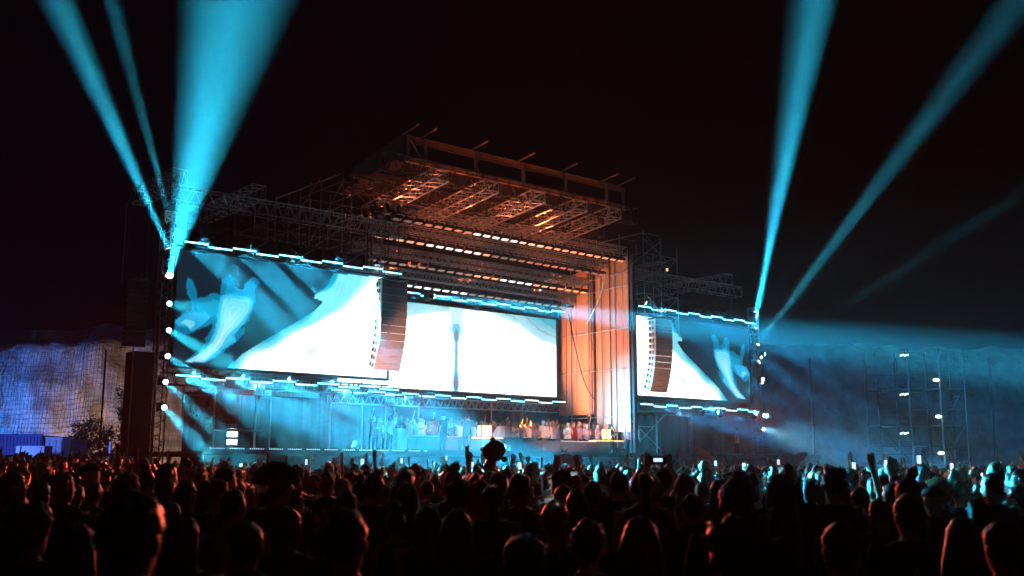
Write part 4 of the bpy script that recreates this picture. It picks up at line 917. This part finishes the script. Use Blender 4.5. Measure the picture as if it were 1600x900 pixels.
fg = [  # px, py(head top), head px, variant, skin, hair, shirt, label
 (165, 768, 98, 0, 0, 0, 0, 'huge blurred dark head at the lower left with a red lit right edge'),
 (52, 786, 76, 6, 0, 1, 1, 'blurred bushy head in the lower left corner, greyish in its hair'),
 (255, 782, 38, 1, 1, 0, 0, 'round cropped head just right of the huge dark head'), (312, 750, 34, 0, 0, 1, 0, 'round head with thin warm rim, left of the big dark fan'),
 (343, 750, 28, 7, 0, 1, 1, 'smaller round head right beside the one with a warm rim, left of the fan'), (372, 762, 44, 1, 0, 0, 2, 'man with a lit right ear and pale shirt at the lower left'),
 (270, 725, 30, 0, 1, 0, 0, 'head below the lowest lamp of the left light tower'), (153, 722, 26, 7, 0, 0, 0, 'person in a cap before the dark trees'), (110, 750, 34, 2, 0, 1, 0, 'long haired head with a bright right cheek at the left'),
 (58, 740, 30, 0, 0, 0, 0, 'dark haired head with lit right ear near the left edge'), (88, 754, 34, 3, 0, 1, 1, 'wavy haired person left of the bright cheek'), (12, 772, 42, 0, 0, 0, 0, 'head cut by the left edge of the picture'),
 (540, 767, 46, 3, 0, 1, 0, 'wide wavy dark head behind the large red rimmed head'), (577, 794, 74, 0, 0, 0, 0, 'large dark round head with a red rim, left of the picture centre'), (672, 796, 50, 2, 0, 1, 0, 'woman with long dark hair right of the large red rimmed head'),
 (465, 794, 50, 13, 0, 0, 1, 'hooded person with white highlights on the head beneath the dark fan'), (633, 784, 36, 4, 0, 2, 0, 'woman with a reddish hair bun on top of her head'), (617, 759, 25, 1, 1, 0, 0, 'small cropped head behind the hair bun'),
 (585, 748, 28, 6, 0, 2, 5, 'curly reddish head left of the hair bun woman'), (500, 741, 25, 6, 0, 2, 0, 'curly head right of the dark fan'), (527, 739, 23, 0, 0, 0, 0, 'short haired head right of the curly one near the fan'),
 (475, 735, 23, 3, 0, 1, 5, 'wavy haired head beside the right edge of the fan'), (635, 735, 28, 0, 0, 0, 1, 'round head with a red rim below the long counter'), (657, 749, 25, 1, 0, 1, 4, 'head left of the tall man in a plum grey shirt'),
 (704, 743, 27, 1, 0, 0, 2, 'tall man in a plum grey T-shirt left of the picture centre'), (749, 749, 25, 0, 0, 0, 0, 'man in a dark shirt right of the plum grey T-shirt'), (776, 751, 26, 2, 0, 1, 0, 'long haired woman in the middle below the totem'),
 (826, 757, 26, 1, 1, 0, 0, 'man with rim lit right shoulder right of the raised white cuff'), (793, 785, 31, 8, 0, 1, 0, 'woman with braids over her shoulders in the middle'), (895, 781, 49, 5, 0, 3, 0, 'woman with a blond ponytail just right of the middle'),
 (852, 727, 24, 12, 1, 0, 0, 'curly haired person whose head rises above the far crowd right of the totem'), (962, 737, 29, 0, 0, 0, 0, 'dark head right beside the striped salmon fan'), (977, 771, 33, 2, 0, 1, 0, 'long haired woman below the striped salmon fan'),
 (910, 742, 25, 0, 0, 0, 1, 'head beside the bright phone flash'), (1010, 808, 80, 3, 0, 2, 0, 'large out-of-focus auburn head with a bright red outline at the bottom'), (1138, 746, 54, 0, 1, 0, 0, 'tall dark haired man in front right of centre, head turned right'),
 (1168, 806, 98, 6, 0, 0, 0, 'very large blurred dark head at the bottom right of centre'), (1208, 755, 36, 2, 0, 1, 0, 'long haired head right of the tall dark haired man'), (1240, 763, 23, 1, 0, 1, 1, 'small round head with a warm rim left of the raised arm'),
 (1302, 731, 44, 12, 1, 0, 0, 'tall man with bushy curly hair and one arm raised at the right'), (1412, 771, 50, 0, 0, 0, 0, 'big dark head with bright shoulder rim at the lower right'), (1368, 780, 36, 8, 0, 1, 0, 'woman with braids right of the curly haired man'),
 (1518, 778, 41, 2, 0, 1, 0, 'long haired person at the right with a grey rim on the hair'), (1578, 816, 62, 0, 0, 0, 0, 'dark blurred head in the lower right corner'), (1534, 751, 25, 1, 0, 0, 2, 'head in front of the dark building at the right'),
 (820, 842, 76, 13, 0, 0, 0, 'hooded dark figure at the bottom edge in the middle'), (1055, 765, 34, 3, 0, 2, 0, 'auburn haired person right of the long haired woman by the fan'), (1100, 771, 34, 0, 0, 0, 1, 'head left of the tall dark haired man'),
 (1010, 748, 30, 0, 1, 0, 0, 'dark head between the salmon fan and the two-handed phone'), (1090, 752, 26, 1, 0, 2, 0, 'small head behind the auburn haired person'), (1475, 758, 33, 7, 0, 1, 1, 'person in a cap left of the long haired one at the right'),
 (1340, 762, 30, 9, 0, 0, 1, 'person with one raised arm right of the curly man'), (725, 838, 62, 3, 0, 1, 0, 'wide wavy haired head at the bottom edge left of the middle'), (420, 812, 60, 13, 0, 0, 0, 'hooded dark shape in the lower left below the fan'),
 (1275, 815, 64, 0, 1, 0, 0, 'dark shape of a head at the bottom right of the very large head'), (930, 835, 60, 0, 0, 0, 0, 'dark head at the bottom below the ponytail woman'), (290, 822, 66, 2, 0, 0, 0, 'long dark hair at the bottom left behind the huge head'),
 (110, 835, 84, 3, 0, 0, 0, 'dark wavy head at the bottom left corner'), (1470, 835, 72, 3, 0, 0, 0, 'dark wavy head at the bottom edge toward the right corner')]
FG = {}
for px, py, wp, vi, sk, hr, sh, lab in fg: FG[lab] = place_px(px, py, wp, vi, lab, sk, hr, sh)
def proj(q):
    z = q[2] - CZ; c = q[1] * math.cos(PITCH) + z * math.sin(PITCH); u = -q[1] * math.sin(PITCH) + z * math.cos(PITCH)
    return 800 + F * q[0] / c, 450 - F * u / c
# on-stage guests behind and before the counter
hairw = {'short': 'short dark hair', 'crop': 'cropped hair', 'long': 'long hair', 'wavy': 'wavy hair', 'bun': 'a hair bun', 'pony': 'a ponytail', 'curly': 'curly hair', 'cap': 'a cap', 'braids': 'braids'}
shw = ['a black top', 'a charcoal top', 'a plum grey top', 'a white top', 'a navy top', 'a red top']
rs = random.Random(5); guests = []
def guest(s, t, vi, sh, face, lab=None, h=None, zb=2.52):
    q = P(s, t, zb); yaw = (ROT + math.pi if face else ROT) + rs.uniform(-.5, .5)
    guests.append([q.x, q, vi, sh, yaw, lab, h or rs.uniform(1.6, 1.84)])
for i in range(46):
    s = 1.5 + 14.2 * i / 46 + rs.uniform(-.12, .12); guest(s, 2.75 + rs.uniform(0, .5), rs.choice([0, 2, 3, 5, 9, 4, 12, 0, 6, 0, 1, 7, 1, 2, 3]), rs.choice([3, 3, 2, 0, 3, 5, 2]), True)
for i in range(30):
    s = 1.8 + 13.6 * i / 30 + rs.uniform(-.2, .2); guest(s, 3.7 + rs.uniform(0, 1.0), rs.choice([0, 2, 9, 0, 3, 1, 4, 0, 12]), rs.choice([3, 2, 0, 5]), True)
for i in range(26):
    s = 5.5 + 10 * i / 26 + rs.uniform(-.2, .2); guest(s, 2.3 + rs.uniform(0, .3), rs.choice([0, 2, 5, 4, 3, 6, 1, 0]), rs.choice([3, 3, 2, 5, 3]), True)
for s_, t_ in ((14.6, 2.0), (14.9, 1.2), (15.4, .5), (15.9, .9), (16.1, 1.4), (15.2, 1.7), (13.9, 2.2)): guest(s_, t_, rs.choice([0, 2, 5, 12, 4]), rs.choice([3, 2, 0]), True)
guest(3.6, .9, 7, 0, False, 'man in a cap and black clothes standing before the left part of the counter', 1.85); guest(5.0, 1.0, 1, 0, False, 'broad man in black with his back to the crowd before the counter', 1.88)
guest(6.0, 2.6, 2, 3, True, 'woman in white behind the left lantern', 1.75); guest(15.0, 3.0, 9, 0, True, 'man raising one arm high before the orange wall', 1.95, 2.9)
guest(16.4, .8, 4, 3, True, 'woman in a pale top standing right of the right lantern', 1.7); guest(.9, 1.2, 9, 3, False, 'person leaning at the left end of the counter', 1.75); guest(1.7, 1.9, 0, 4, False, 'tall person in navy at the left end of the counter', 1.88)
guest(23.6, -.2, 1, 3, False, 'man in a white T-shirt standing alone on the stage below the right wing screen', 1.66)
cnt = {}; guests.sort(key=lambda g: g[0])
for g in guests:
    if g[5] is None:
        key = f"{'cheering' if g[2] in (9, 10, 11, 12) else 'standing'} guest with {hairw[VAR[g[2]]['hk']]} in {shw[g[3]].replace('a ', '')} behind the counter"; cnt.setdefault(key, []).append(g)
for key, L_ in cnt.items():
    for i, g in enumerate(L_): g[5] = key if len(L_) == 1 else f'{ORD[i]} {key}'
for x, q, vi, sh, yaw, lab, h in guests: person(vi, q.x, q.y, q.z, yaw, h, rs.choice([0, 0, 1]), rs.choice([0, 1, 1, 2, 3]), sh, lab, 'guests on the stage')
n_named = len(fg) + len(guests)
# random crowd
def stage_t(x, y): q = Vector((x, y, 0)) - P0; q.z = 0; return q.dot(NV)
spots = []; rs = random.Random(11); tgrid = {}
def free(x, y, r):
    cx, cy = int(x // 1), int(y // 1)
    for i in (-1, 0, 1):
        for j in (-1, 0, 1):
            for a, b_ in tgrid.get((cx + i, cy + j), ()):
                if (a - x) ** 2 + (b_ - y) ** 2 < r * r: return False
    return True
def put(x, y): tgrid.setdefault((int(x // 1), int(y // 1)), []).append((x, y))
for a, b_ in taken: put(a, b_)
tries = 0
while tries < 60000:
    tries += 1; y = 3.2 + (56 - 3.2) * rs.random() ** .75; half = .50 * y + 1.5; x = rs.uniform(-half, half)
    if stage_t(x, y) > ST - 2.2 and -12 < (Vector((x, y, 0)) - P0).dot(DV) < 29: continue
    if stage_t(x, y) > 4: continue
    r = .44 if y < 14 else .47 if y < 26 else .56
    if y < 7 and not all((a - x) ** 2 + (b_ - y) ** 2 > .36 for a, b_ in taken): continue
    if not free(x, y, r): continue
    if y < 8.0: continue
    put(x, y); spots.append((y, x))
spots.sort()
NEAR = 300 - n_named - 28; near, far = spots[:NEAR], spots[NEAR:]
def zone(px):
    for lim, nm in ((120, 'below the blue cliff'), (235, 'below the warm lit cliff'), (340, 'below the left light tower'), (450, 'below the left part of the left wing screen'), (600, 'below the right part of the left wing screen'),
                    (735, 'below the left part of the centre screen'), (870, 'below the right part of the centre screen'), (990, 'below the orange wall'), (1100, 'below the left part of the right wing screen'), (1200, 'below the right light tower'), (1370, 'left of the scaffold stairs')):
        if px < lim: return nm
    return 'below the scaffold stairs'
items = []
for y, x in near:
    vi = rs.choice([0, 0, 0, 1, 2, 2, 3, 3, 4, 4, 5, 5, 6, 6, 7, 8, 13]) if rs.random() > .07 else rs.choice([9, 10, 11, 12, 14])
    if y < 17 and vi in (9, 10, 11, 12): vi = 0
    g = ground_z(x, y); h = rs.gauss(1.645, .06); h = min(1.80 if y > 6 else 1.70, max(1.53, h))
    if VAR[vi]['hk'] in ('long', 'wavy', 'bun', 'pony', 'braids'): h = min(h, 1.72) - .03
    px, py = proj((x, y, g + h)); far_w = 'nearer' if y < 9 else 'middle' if y < 13 else 'farther'
    arm = {9: ' with one arm raised', 10: ' with both arms raised', 11: ' holding both hands up', 12: ' with the left arm raised', 14: ' with a hand on the head'}.get(vi, '')
    sh = rs.choice([0, 0, 0, 1, 1, 2, 4, 4, 5, 3]); key = f"{far_w} person with {hairw[VAR[vi]['hk']]}{arm} {zone(px)}"; items.append([px, x, y, g, h, vi, sh, key])
by = {}
for it in sorted(items): by.setdefault(it[7], []).append(it)
for key, L_ in by.items():
    for i, it in enumerate(L_):
        lab = key if len(L_) == 1 else (f'{ORD[min(i, 29)]} {key}' if len(f'{ORD[min(i, 29)]} {key}'.split()) < 17 else key)
        px, x, y, g, h, vi, sh, _ = it; person(vi, x, y, g, yaw_to(x, y, j=.8), h, rs.choice([0, 0, 1, 1, 2]), rs.choice([0, 0, 1, 1, 1, 2, 3]), sh, lab, 'concertgoers in the packed crowd', lean=rs.uniform(-.08, .1))
# far crowd: one mass of low-detail bodies
def low(V, faces=230):
    parts = []
    for me, mi, tgt in ((V['body'], 0, .5), (V['shirt'], 2, .25), (V['hair'], 1, .25)):
        ob = bpy.data.objects.new('tmp', me.copy()); C.objects.link(ob)
        if mi == 1:
            bm_n = [p for p in ob.data.polygons if len(p.vertices) == 4]
        d = ob.modifiers.new('d', 'DECIMATE'); d.ratio = min(1, faces * tgt / max(1, len(me.polygons)) * (1.0 if mi != 1 else .9))
        dg = bpy.context.evaluated_depsgraph_get(); ev = bpy.data.meshes.new_from_object(ob.evaluated_get(dg)); bpy.data.objects.remove(ob)
        ev.calc_loop_triangles(); v = np.empty(len(ev.vertices) * 3, np.float32); ev.vertices.foreach_get('co', v); t = np.empty(len(ev.loop_triangles) * 3, np.int32); ev.loop_triangles.foreach_get('vertices', t)
        parts.append((v.reshape(-1, 3), t.reshape(-1, 3), mi))
    vs_, ts_, ms_, o = [], [], [], 0
    for v, t, mi in parts: vs_.append(v); ts_.append(t + o); ms_.append(np.full(len(t), mi)); o += len(v)
    return np.concatenate(vs_), np.concatenate(ts_), np.concatenate(ms_)
LOW = {i: low(VAR[i], 420 if i in (9, 10, 11, 12) else 300) for i in (0, 1, 2, 5, 6, 9, 10, 11, 12)}
NS, NH, NT = len(SK), len(HR), len(SH); allm = SK + HR + SH; Vv, Tt, Mm, off = [], [], [], 0
for y, x in far:
    up = rs.random() < (.0 if y < 17 else .06 if y < 24 else .16); vi = rs.choice([9, 10, 11, 12, 9, 12]) if up else rs.choice([0, 1, 2, 5, 6]); v, t, m_ = LOW[vi]
    a = yaw_to(x, y, j=.5); h = min(1.82, max(1.5, rs.gauss(1.66, .07))) / 1.725; c_, s_ = math.cos(a), math.sin(a); g = ground_z(x, y)
    vv = v * h; vv = np.stack([vv[:, 0] * c_ - vv[:, 1] * s_ + x, vv[:, 0] * s_ + vv[:, 1] * c_ + y, vv[:, 2] + g], 1)
    idx = (rs.choice([0, 0, 1, 2]), NS + rs.choice([0, 0, 1, 2, 3]), NS + NH + rs.choice([0, 1, 2, 3, 3, 4, 5])); Vv.append(vv); Tt.append(t + off); Mm.append(np.choose(m_, idx)); off += len(vv)
Vv, Tt, Mm = np.concatenate(Vv), np.concatenate(Tt), np.concatenate(Mm)
me = bpy.data.meshes.new('far_crowd'); me.vertices.add(len(Vv)); me.vertices.foreach_set('co', Vv.astype(np.float32).ravel()); me.loops.add(Tt.size); me.loops.foreach_set('vertex_index', Tt.astype(np.int32).ravel())
me.polygons.add(len(Tt)); me.polygons.foreach_set('loop_start', np.arange(0, Tt.size, 3, dtype=np.int32)); me.polygons.foreach_set('loop_total', np.full(len(Tt), 3, np.int32)); me.polygons.foreach_set('material_index', Mm.astype(np.int32))
for m_ in allm: me.materials.append(m_)
me.update(); me.shade_smooth(); link('far_crowd', me, None, None, 'stuff'); print('far crowd', len(far), 'tris', len(Tt), 'near', len(near), 'named', n_named)

# ------------------------------------------------------------------ things held up above the crowd
def holder(px, py_top, Y, vi, lab, sh=0):     # the person under a held thing
    q = at_depth(px, 732, Y); g = ground_z(q.x, Y); return person(vi, q.x, Y, g, yaw_to(q.x, Y, j=.1), 1.70, 0, 1, sh, lab, 'concertgoers holding things up'), q, g
def fan(px, py, Y, rad, m, label, a0=0, a1=180, n=16, tilt=.2, yaw=0):
    q = at_depth(px, py, Y); root = wthing('folding_fan', q, label, 'fan', yaw); 
    for i in range(n):
        t0, t1 = R(a0 + (a1 - a0) * i / n), R(a0 + (a1 - a0) * (i + 1) / n); tm = (t0 + t1) / 2; r0 = rad * .33
        A = lambda r, th, y: (math.cos(th) * r, y, math.sin(th) * r)
        mb = MB(); mb.quad(A(r0, t0, 0), A(rad, t0, 0), A(rad * 1.01, tm, .014), A(r0, tm, .008)).quad(A(r0, tm, .008), A(rad * 1.01, tm, .014), A(rad, t1, 0), A(r0, t1, 0))
        mb.quad(A(r0, t0, .003), A(r0, tm, .011), A(rad * 1.01, tm, .017), A(rad, t0, .003)).quad(A(r0, tm, .011), A(r0, t1, .003), A(rad, t1, .003), A(rad * 1.01, tm, .017)); mb.build('leaf', m, root)
        MB().bar((0, -.004, 0), A(rad * .97, t0, -.004), .004, 4).build('rib', M['rib'], root)
    return root
fan(430, 760, 7.2, .165, M['fanb'], 'large dark patterned folding fan held up over the left crowd', 8, 172, 18)
fan(884, 731, 33, .42, M['fanp'], 'pink folding fan far off below the booth counter', 20, 190, 12)
fan(1091, 717, 34, .38, M['fano'], 'orange folding fan standing out above the far crowd right of the two-handed phone', -70, 110, 12)
fan(953, 757, 10, .105, M['fano'], 'striped salmon folding fan near the phone flash', 60, 180, 10)
fan(1230, 722, 36, .32, M['fanc'], 'pale folding fan left of the other pale one at the right', 30, 200, 12)
fan(1256, 720, 36, .30, M['fanc'], 'pale blue folding fan right of the other pale one', 60, 210, 12)
for px, py, Y, vi, lab in ((441, 0, 7.5, 15, 'person holding up the large dark fan'), (884, 0, 33.2, 9, 'far person holding the pink fan'), (1093, 0, 34.2, 9, 'far person holding the orange fan'), (962, 0, 10.3, 15, 'person holding the striped salmon fan'), (1240, 0, 36.3, 10, 'far person holding the pale fans')):
    holder(px - 4, py, Y, vi, lab)
# phone held with both hands
o, q, g = holder(1031, 0, 10.6, 11, 'person filming with a phone held up in both hands'); q = at_depth(1028, 719.5, 10.85)
r_ = wthing('phone', (q.x, q.y, q.z), 'phone held up in both hands with a lit screen above the crowd', 'phone', o.rotation_euler.z)
MB().box((0, 0, 0), (.17, .01, .08)).build('case', M['black'], r_); MB().box((0, -.007, .005), (.09, .003, .035)).build('screen', M['phone'], r_)
q = at_depth(897, 748, 11.5); r_ = wthing('phone', q, 'phone with a blinding white flash light in the middle crowd', 'phone'); MB().box((0, 0, 0), (.075, .01, .15)).build('case', M['black'], r_); MB().bar((0, -.006, .0), (0, -.012, .0), .014, 10).build('flash', M['flash'], r_)
l = bpy.data.lights.new('flash', 'POINT'); l.energy = 2.5; l.color = (.8, .92, 1); l.shadow_soft_size = .02; lo = bpy.data.objects.new('flash', l); C.objects.link(lo); lo.location = q + Vector((0, -.06, 0)); holder(899, 0, 11.7, 11, 'person behind the white phone flash')
for i, (px, py, Y) in enumerate(((398, 727, 24), (479, 722, 28), (515, 726, 22), (566, 722, 24), (628, 720, 30), (697, 716, 34), (738, 727, 21), (812, 728, 23), (868, 722, 30), (1003, 727, 26), (1118, 724, 29), (1162, 729, 21), (1216, 722, 31), (1334, 728, 22), (1384, 724, 26), (1436, 718, 19), (1487, 729, 23), (1562, 727, 24))):
    q = at_depth(px, py, Y); r_ = wthing('phone', q, f'small glowing phone held above the far crowd, {ORD[i]} from the left', 'phone', random.uniform(-.5, .5), 'phones above the far crowd')
    MB().box((0, 0, 0), (.08, .012, .16)).build('case', M['black'], r_); MB().box((0, -.009, 0), (.07, .004, .14)).build('screen', M['phone'], r_)
    holder(px - 2, 0, Y + .12, 9, f'far person holding up a glowing phone, {ORD[i]} from the left', 3)
# totem on a pole
q = at_depth(772, 705, 15.5); r_ = wthing('dome_totem', (q.x, q.y, 0), 'dark glossy dome shaped totem on a pole above the crowd in the middle', 'totem')
zt = q.z; rt = Matrix.Rotation(R(-22), 3, 'Y')
MB().ball((0, 0, zt), .175, .16, .155, 28, 18, lambda v_: rt @ Vector((v_.x, v_.y, v_.z if v_.z > 0 else v_.z * .8))).build('shell', M['dome'], r_, True)
MB().loft([(Vector((.03, -.10, zt - .04)), .11, .10, (.1, -1, -.2)), (Vector((.035, -.165, zt - .055)), .105, .095, (.1, -1, -.2)), (Vector((.035, -.17, zt - .055)), .06, .055, (.1, -1, -.2))], 20).build('face_ring', M['black'], r_, True)
for dx, dz in ((-.16, .03), (.15, -.12), (-.02, .16)): MB().ball((dx, -.02, zt + dz), .045, .04, .04).build('knob', M['dome'], r_, True)
mb = MB(); mb.loft([((-.01, 0, zt - .42), .05, .05), ((-.03, 0, zt - .30), .11, .08), ((-.06, .0, zt - .2), .09, .07), ((-.02, 0, zt - .1), .06, .06)], 14, True)
mb.build('crest', M['dome'], r_, True)
for a, b_ in (((-.05, 0, zt - .3), (-.22, 0, zt - .18)), ((-.06, 0, zt - .34), (-.2, -.02, zt - .42)), ((.02, 0, zt - .3), (.12, 0, zt - .38))): MB().bar(a, b_, .035, 8, .018).build('bow_end', M['dome'], r_, True)
rod('pole', (0, 0, 1.2), (0, 0, zt - .35), .018, M['dsteel'], r_); holder(774, 0, 15.7, 10, 'person carrying the dome totem on its pole')
# raised wrist with white cuff in the middle
q = at_depth(811, 786, 8.4)
#PEOPLE_END
#HAZE
# ------------------------------------------------------------------ haze
hz = MB().box((0, 52, 28.5), (260, 180, 61)).build('haze', None)
hm = bpy.data.materials.new('thin_haze'); hm.use_nodes = True; nt = hm.node_tree; nt.nodes.clear()
out = nt.nodes.new('ShaderNodeOutputMaterial'); v = nt.nodes.new('ShaderNodeVolumePrincipled'); v.inputs['Density'].default_value = .0009
v.inputs['Color'].default_value = (.92, .95, .97, 1); v.inputs['Anisotropy'].default_value = .1
nt.links.new(v.outputs[0], out.inputs['Volume']); hz.data.materials.append(hm); hz['kind'] = 'stuff'
